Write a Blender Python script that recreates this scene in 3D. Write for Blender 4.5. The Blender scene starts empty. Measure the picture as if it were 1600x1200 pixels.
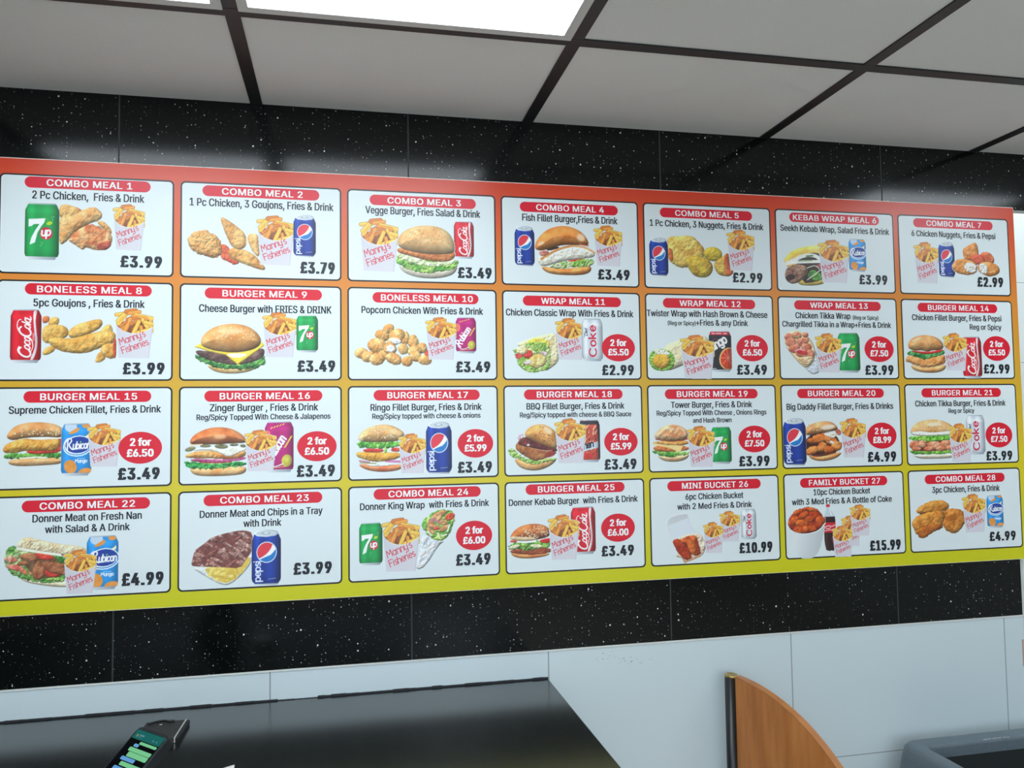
# Takeaway wall: a printed menu board on black sparkle tiles under a suspended ceiling.
import bpy, bmesh, math, random
import numpy as np
from mathutils import Vector, Matrix
from mathutils.geometry import delaunay_2d_cdt

S = bpy.context.scene
COL = S.collection
H = 2.30                                   # floor to ceiling, metres

# ------------------------------------------------------------------ camera
def make_camera():
    cam = bpy.data.cameras.new('camera')
    cam.sensor_width = 36.0
    cam.lens = 36.0 * 1249.14 / 1600.0
    cam.clip_start = 0.02
    o = bpy.data.objects.new('camera', cam)
    COL.objects.link(o)
    yaw, pit, rol = 0.2080, 0.0532, -0.0143
    f = Vector((math.sin(yaw) * math.cos(pit), math.cos(yaw) * math.cos(pit), math.sin(pit)))
    r0 = Vector((math.cos(yaw), -math.sin(yaw), 0))
    u0 = r0.cross(f)
    r = r0 * math.cos(rol) + u0 * math.sin(rol)
    u = -r0 * math.sin(rol) + u0 * math.cos(rol)
    m = Matrix((r, u, -f)).transposed().to_4x4()
    m.translation = Vector((0.4566, -1.7694, H - 0.70464))
    o.matrix_world = m
    S.camera = o
make_camera()

# ------------------------------------------------------------------ light and exposure
S.view_settings.view_transform = 'Standard'
S.view_settings.look = 'None'
S.view_settings.gamma = 1.0
S.view_settings.use_curve_mapping = False
S.view_settings.exposure = 0.0
PANEL_EMIT = 7.5                           # ceiling light panels
SKY = (0.74, 0.88, 1.0, 1.0)
SKY_STRENGTH = 3.0                         # daylight outside the shop window

def make_world():
    w = bpy.data.worlds.new('sky')
    S.world = w
    w.use_nodes = True
    b = w.node_tree.nodes['Background']
    b.inputs[0].default_value = SKY
    b.inputs[1].default_value = SKY_STRENGTH
    p = bpy.data.lights.new('window_portal', 'AREA')
    p.shape = 'RECTANGLE'
    p.size, p.size_y = 4.6, 1.5
    p.cycles.is_portal = True
    o = bpy.data.objects.new('window_portal', p)
    COL.objects.link(o)
    o.location = (0.8, -5.02, 1.45)
    o.rotation_euler = (math.pi / 2, 0, 0)
make_world()

# ------------------------------------------------------------------ helpers
def lin(c):
    c = c / 255.0
    return c / 12.92 if c <= 0.04045 else ((c + 0.055) / 1.055) ** 2.4

def mat(name, rgb, rough=0.5, metal=0.0, spec=0.5, emit=None, estr=0.0):
    m = bpy.data.materials.new(name)
    m.use_nodes = True
    b = m.node_tree.nodes['Principled BSDF']
    b.inputs['Base Color'].default_value = (lin(rgb[0]), lin(rgb[1]), lin(rgb[2]), 1)
    b.inputs['Roughness'].default_value = rough
    b.inputs['Metallic'].default_value = metal
    b.inputs['Specular IOR Level'].default_value = spec
    if emit:
        b.inputs['Emission Color'].default_value = (lin(emit[0]), lin(emit[1]), lin(emit[2]), 1)
        b.inputs['Emission Strength'].default_value = estr
    return m

class NT:
    """small helper to wire nodes into a material"""
    def __init__(s, m):
        s.t = m.node_tree
        s.b = s.t.nodes['Principled BSDF']
    def n(s, kind, **kw):
        nd = s.t.nodes.new('ShaderNode' + kind)
        for k, v in kw.items():
            if k.startswith('i_'):
                nd.inputs[int(k[2:])].default_value = v
            else:
                setattr(nd, k, v)
        return nd
    def l(s, a, b):
        s.t.links.new(a, b)
    def math(s, op, a, b=None, clamp=False):
        nd = s.n('Math', operation=op, use_clamp=clamp)
        for i, v in enumerate((a, b)):
            if v is None:
                continue
            if isinstance(v, (int, float)):
                nd.inputs[i].default_value = v
            else:
                s.l(v, nd.inputs[i])
        return nd.outputs[0]
    def mix(s, fac, a, b):
        nd = s.n('Mix', data_type='RGBA')
        for sock, v in ((nd.inputs[0], fac), (nd.inputs[6], a), (nd.inputs[7], b)):
            if isinstance(v, tuple) or isinstance(v, (int, float)):
                sock.default_value = v
            else:
                s.l(v, sock)
        return nd.outputs[2]

def obj_from_bm(name, bm, mats, parent=None, loc=(0, 0, 0), smooth=False):
    me = bpy.data.meshes.new(name)
    bm.normal_update()
    bm.to_mesh(me)
    bm.free()
    for m in (mats if isinstance(mats, (list, tuple)) else [mats]):
        me.materials.append(m)
    if smooth:
        for p in me.polygons:
            p.use_smooth = True
    o = bpy.data.objects.new(name, me)
    COL.objects.link(o)
    o.location = loc
    if parent:
        o.parent = parent
    return o

def box(bm, x0, x1, y0, y1, z0, z1, mi=0, bev=0.0, seg=2):
    t = bmesh.new()
    bmesh.ops.create_cube(t, size=1)
    for v in t.verts:
        v.co = Vector(((x0 + x1) / 2 + v.co.x * (x1 - x0), (y0 + y1) / 2 + v.co.y * (y1 - y0), (z0 + z1) / 2 + v.co.z * (z1 - z0)))
    if bev:
        bmesh.ops.bevel(t, geom=list(t.edges), offset=bev, segments=seg, profile=0.6, affect='EDGES')
    merge(bm, t, mi)

def merge(bm, t, mi=0, M=None):
    vm = {}
    for v in t.verts:
        vm[v] = bm.verts.new(M @ v.co if M else v.co)
    for f in t.faces:
        nf = bm.faces.new([vm[v] for v in f.verts])
        nf.material_index = mi
        nf.smooth = f.smooth
    t.free()

def prism(bm, pts, y0, y1, mi=0):
    """outline in x,z extruded from y0 (front) to y1"""
    a = [bm.verts.new((p[0], y0, p[1])) for p in pts]
    b = [bm.verts.new((p[0], y1, p[1])) for p in pts]
    n = len(pts)
    f = [bm.faces.new(a), bm.faces.new(b[::-1])]
    for i in range(n):
        f.append(bm.faces.new((a[i], b[i], b[(i + 1) % n], a[(i + 1) % n])))
    for q in f:
        q.material_index = mi

def lathe(bm, prof, n=24, cx=0, cy=0, mi=0):
    rings = []
    for r, z in prof:
        rings.append([bm.verts.new((cx + r * math.cos(2 * math.pi * i / n), cy + r * math.sin(2 * math.pi * i / n), z)) for i in range(n)])
    for a, b in zip(rings, rings[1:]):
        for i in range(n):
            f = bm.faces.new((a[i], a[(i + 1) % n], b[(i + 1) % n], b[i]))
            f.smooth = True
            f.material_index = mi
    bm.faces.new(rings[0][::-1]).material_index = mi
    bm.faces.new(rings[-1]).material_index = mi

def rrect(x0, z0, x1, z1, r, n=6):
    pts = []
    for cx, cz, a0 in ((x1 - r, z0 + r, -90), (x1 - r, z1 - r, 0), (x0 + r, z1 - r, 90), (x0 + r, z0 + r, 180)):
        for i in range(n + 1):
            a = math.radians(a0 + 90 * i / n)
            pts.append((cx + r * math.cos(a), cz + r * math.sin(a)))
    return pts

def tag(o, label, cat, group=None, kind=None):
    o['label'] = label
    o['category'] = cat
    if group:
        o['group'] = group
    if kind:
        o['kind'] = kind
    return o

def struct(o):
    o['kind'] = 'structure'
    return o

def empty(name, loc, rz=0.0):
    o = bpy.data.objects.new(name, None)
    COL.objects.link(o)
    o.location = loc
    o.rotation_euler = (0, 0, rz)
    return o

# ------------------------------------------------------------------ materials of the room
NORMAL_TILT = -0.029
def wall_material_black():
    m = mat('black_sparkle_tile', (6, 8, 8), 0.2, 0, 0.38)
    N = NT(m)
    geo = N.n('NewGeometry')
    sep = N.n('SeparateXYZ')
    N.l(geo.outputs['Position'], sep.inputs[0])
    x = sep.outputs[0]
    # mirror flecks of several sizes set in the black stone
    col = (lin(3), lin(6), lin(6), 1)
    fac = None
    for sc, keep, rad, seedv, hi in ((60, 0.13, 0.088, 3.1, 1.0), (120, 0.16, 0.115, 11.7, 0.6), (230, 0.14, 0.15, 23.3, 0.14)):
        mp = N.n('Mapping')
        mp.inputs['Location'].default_value = (seedv, seedv * 1.7, seedv * 0.6)
        N.l(geo.outputs['Position'], mp.inputs['Vector'])
        comb = N.n('SeparateXYZ')
        N.l(mp.outputs[0], comb.inputs[0])
        cx = N.n('CombineXYZ')
        N.l(comb.outputs[0], cx.inputs[0])
        N.l(comb.outputs[2], cx.inputs[1])
        v = N.n('TexVoronoi', voronoi_dimensions='2D')
        v.inputs['Scale'].default_value = sc
        N.l(cx.outputs[0], v.inputs['Vector'])
        cs = N.n('SeparateColor')
        N.l(v.outputs['Color'], cs.inputs[0])
        on = N.math('LESS_THAN', cs.outputs[0], keep)
        rr = N.math('MULTIPLY', N.math('ADD', N.math('POWER', cs.outputs[1], 2.0), 0.35), rad)
        d = N.math('LESS_THAN', v.outputs['Distance'], rr)
        f = N.math('MULTIPLY', N.math('MULTIPLY', on, d), N.math('MULTIPLY', N.math('ADD', N.math('MULTIPLY', cs.outputs[2], 0.6), 0.4), hi))
        fac = f if fac is None else N.math('MAXIMUM', fac, f)
    c = N.mix(fac, col, (0.93, 0.96, 0.96, 1))
    # tile joints every 600 mm
    t = N.math('ABSOLUTE', N.math('SUBTRACT', N.math('FRACT', N.math('ADD', N.math('DIVIDE', x, 0.6), 50.5)), 0.5))
    g = N.math('LESS_THAN', t, 0.0016 / 0.6)
    c = N.mix(g, c, (lin(47), lin(52), lin(52), 1))
    N.l(c, N.b.inputs['Base Color'])
    r = N.math('ADD', N.math('MULTIPLY', g, 0.5), 0.145)
    N.l(r, N.b.inputs['Roughness'])
    # shading normal tilted to move the light panels' reflection up the tiles
    vm = N.n('VectorMath', operation='ADD')
    vm.inputs[1].default_value = (0, 0, NORMAL_TILT)
    N.l(geo.outputs['Normal'], vm.inputs[0])
    vn = N.n('VectorMath', operation='NORMALIZE')
    N.l(vm.outputs[0], vn.inputs[0])
    N.l(vn.outputs[0], N.b.inputs['Normal'])
    return m

def wall_material_white(name, x_off, z_off, base=(214, 226, 229)):
    m = mat(name, base, 0.16, 0, 0.5)
    N = NT(m)
    geo = N.n('NewGeometry')
    sep = N.n('SeparateXYZ')
    N.l(geo.outputs['Position'], sep.inputs[0])
    tx = N.math('ABSOLUTE', N.math('SUBTRACT', N.math('FRACT', N.math('ADD', N.math('DIVIDE', N.math('SUBTRACT', sep.outputs[0], x_off), 0.6), 50.5)), 0.5))
    tz = N.math('ABSOLUTE', N.math('SUBTRACT', N.math('FRACT', N.math('ADD', N.math('DIVIDE', N.math('SUBTRACT', sep.outputs[2], z_off), 0.304), 50.5)), 0.5))
    g = N.math('MAXIMUM', N.math('LESS_THAN', tx, 0.0015 / 0.6), N.math('LESS_THAN', tz, 0.0012 / 0.304))
    nz = N.n('TexNoise')
    nz.inputs['Scale'].default_value = 3.0
    N.l(geo.outputs['Position'], nz.inputs['Vector'])
    b = (lin(base[0]), lin(base[1]), lin(base[2]), 1)
    c0 = N.mix(nz.outputs[0], b, (b[0] * .96, b[1] * .97, b[2] * .98, 1))
    c = N.mix(g, c0, (lin(150), lin(159), lin(162), 1))
    N.l(c, N.b.inputs['Base Color'])
    N.l(N.math('ADD', N.math('MULTIPLY', g, 0.5), 0.15), N.b.inputs['Roughness'])
    return m

def ceiling_material():
    m = mat('ceiling_tile', (196, 193, 188), 0.9, 0, 0.2)
    N = NT(m)
    geo = N.n('NewGeometry')
    nz = N.n('TexNoise')
    nz.inputs['Scale'].default_value = 260
    n2 = N.n('TexNoise')
    n2.inputs['Scale'].default_value = 3.5
    N.l(geo.outputs['Position'], nz.inputs['Vector'])
    N.l(geo.outputs['Position'], n2.inputs['Vector'])
    f = N.math('ADD', N.math('MULTIPLY', nz.outputs[0], 0.5), N.math('MULTIPLY', n2.outputs[0], 0.5))
    c = N.mix(f, (lin(226), lin(226), lin(225), 1), (lin(242), lin(242), lin(240), 1))
    N.l(c, N.b.inputs['Base Color'])
    bp = N.n('Bump')
    bp.inputs['Strength'].default_value = 0.15
    bp.inputs['Distance'].default_value = 0.002
    N.l(nz.outputs[0], bp.inputs['Height'])
    N.l(bp.outputs[0], N.b.inputs['Normal'])
    return m

def noise_material(name, c0, c1, scale, rough, spec=0.5, bump=0.0, stretch=None, detail=4):
    m = mat(name, c0, rough, 0, spec)
    N = NT(m)
    tc = N.n('TexCoord')
    mp = N.n('Mapping')
    if stretch:
        mp.inputs['Scale'].default_value = stretch
    N.l(tc.outputs['Object'], mp.inputs['Vector'])
    nz = N.n('TexNoise')
    nz.inputs['Scale'].default_value = scale
    nz.inputs['Detail'].default_value = detail
    N.l(mp.outputs[0], nz.inputs['Vector'])
    rp = N.n('ValToRGB')
    rp.color_ramp.elements[0].position = 0.32
    rp.color_ramp.elements[1].position = 0.68
    rp.color_ramp.elements[0].color = (lin(c0[0]), lin(c0[1]), lin(c0[2]), 1)
    rp.color_ramp.elements[1].color = (lin(c1[0]), lin(c1[1]), lin(c1[2]), 1)
    N.l(nz.outputs[0], rp.inputs[0])
    N.l(rp.outputs[0], N.b.inputs['Base Color'])
    if bump:
        bp = N.n('Bump')
        bp.inputs['Strength'].default_value = bump
        bp.inputs['Distance'].default_value = 0.002
        N.l(nz.outputs[0], bp.inputs['Height'])
        N.l(bp.outputs[0], N.b.inputs['Normal'])
    return m

M_BLACK = wall_material_black()
ZB = H - 1.2066                            # black tiles stop here, white ones start
M_WHITE = wall_material_white('white_wall_tile', 0.3046, ZB)
M_CEIL = ceiling_material()
M_GRID = mat('black_ceiling_grid', (26, 27, 28), 0.45)
M_PAINT = mat('white_paint', (206, 205, 200), 0.8)
M_FLOOR = noise_material('floor_tile', (182, 174, 160), (196, 188, 174), 3, 0.4)
M_TRIM = mat('pale_trim', (226, 228, 222), 0.4)
M_SEAL = mat('dark_sealant', (34, 36, 40), 0.6)

# ------------------------------------------------------------------ the room
XL, XR, YF = -2.35, 3.95, -5.0
X_END = 2.162                              # the tiled wall stops here, a doorway follows
DOOR_TOP = H - 0.1507
DOOR_R = 3.05

def room():
    bm = bmesh.new()
    box(bm, XL, XR, YF, 1.35, -0.1, 0.0)
    struct(obj_from_bm('floor', bm, M_FLOOR))
    # back wall: black band over white tiles, doorway at its right end, lintel across the top
    bm = bmesh.new()
    box(bm, XL, X_END, 0.0, 0.14, ZB, DOOR_TOP, 0)
    box(bm, XL, X_END, 0.0, 0.14, 0.0, ZB, 1)
    box(bm, XL, XR, 0.0, 0.02, DOOR_TOP, H + 0.08, 0)
    box(bm, DOOR_R, XR, 0.0, 0.14, 0.0, DOOR_TOP, 1)
    wb = struct(obj_from_bm('wall_back', bm, [M_BLACK, M_WHITE]))
    # worn adhesive flecks left on the white tiles
    rnd = random.Random(5)
    bm = bmesh.new()
    for i in range(38):
        x = 1.075 + rnd.gauss(0.0, 0.036)
        z = ZB - 0.033 + 0.010 * math.sin((x - 1.0) * 40) + rnd.gauss(0, 0.0045)
        w = rnd.uniform(0.0003, 0.0015)
        h = rnd.uniform(0.0002, 0.0006)
        box(bm, x - w, x + w, -0.0004, 0.0, z - h, z + h)
    sp = obj_from_bm('adhesive_mark', bm, mat('old_adhesive', (104, 108, 108), 0.8), wb)
    sp['label'] = 'grey flecks of old adhesive on the white tile'
    # thin pale edge strip between black and white tiles
    bm = bmesh.new()
    box(bm, XL, X_END, -0.0016, 0.0, ZB - 0.0028, ZB + 0.0005)
    struct(obj_from_bm('trim_1', bm, M_TRIM))
    # door jamb lining of the doorway
    bm = bmesh.new()
    box(bm, X_END, X_END + 0.012, 0.004, 0.16, 0.0, DOOR_TOP)
    box(bm, X_END + 0.012, X_END + 0.024, 0.02, 0.05, 0.0, DOOR_TOP)
    box(bm, DOOR_R - 0.012, DOOR_R, 0.004, 0.16, 0.0, DOOR_TOP)
    box(bm, X_END + 0.012, DOOR_R - 0.012, 0.006, 0.02, DOOR_TOP - 0.003, DOOR_TOP)
    jamb = struct(obj_from_bm('trim_2', bm, M_PAINT))
    bm = bmesh.new()
    box(bm, X_END - .006, X_END + .004, -.0022, .004, H - 1.335, H - 1.268, 0, .0008)
    q = obj_from_bm('latch_plate', bm, mat('pale_pink_plate', (206, 170, 160), .4), jamb)
    q['label'] = 'small pinkish latch plate on the door edge'
    # passage behind the doorway
    bm = bmesh.new()
    box(bm, XL, XR, 0.78, 0.88, 0, H + .7)
    struct(obj_from_bm('wall_passage', bm, wall_material_white('passage_tile', 0.22, 0.29, (236, 238, 234))))
    bm = bmesh.new()
    box(bm, XL - .1, XL, YF, 1.35, 0, H + .7)
    struct(obj_from_bm('wall_left', bm, M_PAINT))
    bm = bmesh.new()
    box(bm, XR, XR + .1, YF, 1.35, 0, H + .7)
    struct(obj_from_bm('wall_right', bm, M_PAINT))
    # shop front behind the camera with its big window
    bm = bmesh.new()
    box(bm, XL, XR, YF - .1, YF, 0, 0.7)
    box(bm, XL, XR, YF - .1, YF, 2.2, H + .08)
    box(bm, XL, -1.5, YF - .1, YF, 0.7, 2.2)
    box(bm, 3.1, XR, YF - .1, YF, 0.7, 2.2)
    struct(obj_from_bm('wall_front', bm, M_PAINT))
    bm = bmesh.new()
    for x in (-1.5, 0.0, 1.55, 3.06):
        box(bm, x, x + .04, YF - .07, YF - .02, 0.7, 2.2)
    box(bm, -1.5, 3.1, YF - .07, YF - .02, 0.7, .74)
    box(bm, -1.5, 3.1, YF - .07, YF - .02, 2.16, 2.2)
    struct(obj_from_bm('window_1', bm, M_PAINT))

GX0, GY0, P = 0.2744, -0.3943, 0.6
LIGHTS = [(0, 0), (-1, 0), (3, 0), (0, 2), (-1, 2), (3, 2), (1, 5)]   # grid cells with a light panel

def ceiling():
    bm = bmesh.new()
    xs = [GX0 + P * k for k in range(-5, 8)]
    ys = [0.0] + [GY0 - P * k for k in range(0, 9)]
    xs = [XL] + [x for x in xs if XL + .02 < x < XR - .02] + [XR]
    ys = [y for y in ys if y > YF + .02] + [YF]
    hb = 0.0118
    for x0, x1 in zip(xs, xs[1:]):
        for y1, y0 in zip(ys, ys[1:]):
            box(bm, x0 + (hb if x0 > XL else 0), x1 - (hb if x1 < XR else 0), y0 + (hb if y0 > YF else 0), y1 - (hb if y1 < 0 else 0), H, H + .02)
    c = struct(obj_from_bm('ceiling', bm, M_CEIL))
    bm = bmesh.new()
    for x in xs[1:-1]:
        box(bm, x - .0125, x + .0125, YF, -0.0005, H - .003, H + .03)
    for y in ys[1:-1]:
        box(bm, XL, XR, y - .0125, y + .0125, H - .0034, H + .03)
    g = struct(obj_from_bm('ceiling_grid', bm, M_GRID, c))
    # lid over the passage
    bm = bmesh.new()
    box(bm, XL, XR, 0.0, 1.35, H + .65, H + .7)
    box(bm, XL, XR, 0.0, 0.02, H + .08, H + .65)
    struct(obj_from_bm('ceiling_passage', bm, M_PAINT))

M_DIFF = mat('light_diffuser', (235, 238, 240), 0.5, emit=(234, 246, 255), estr=PANEL_EMIT)
M_LFRAME = mat('light_frame', (214, 214, 212), 0.45)

def ceiling_light(name, cx, cy, label, group, z=H):
    o = empty(name, (cx, cy, z))
    a, b, fr = 0.2875, 0.2875, 0.017
    bm = bmesh.new()
    for (x0, x1, y0, y1) in ((-a, a, -b, -b + fr), (-a, a, b - fr, b), (-a, -a + fr, -b + fr, b - fr), (a - fr, a, -b + fr, b - fr)):
        box(bm, x0, x1, y0, y1, -.007, 0.0005)
    obj_from_bm('light_frame', bm, M_LFRAME, o)
    bm = bmesh.new()
    box(bm, -a + fr, a - fr, -b + fr, b - fr, -.0045, -.0005)
    obj_from_bm('diffuser', bm, M_DIFF, o)
    tag(o, label, 'ceiling light', group)

room()
ceiling()
for i, (k, j) in enumerate(LIGHTS):
    lab = 'square white ceiling light panel out of view over the shop floor'
    if i == 0:
        lab = 'large bright square light panel in the ceiling at top centre of the photo'
    elif i == 1:
        lab = 'light panel in the upper left of the ceiling, only a sliver of it showing'
    ceiling_light('ceiling_light', GX0 + P * k + .3, GY0 - P * j - .3, lab, 'square ceiling light panels' if i < 2 else 'ceiling light panels behind the viewer')
for x in (2.0, 2.62, 3.24):  # added fill panels, out of view, that brighten the passage wall
    ceiling_light('ceiling_light', x, 0.46, 'added square light panel, unseen, brightening the passage beyond the doorway', 'added passage fill lights', H + .6495)

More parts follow.
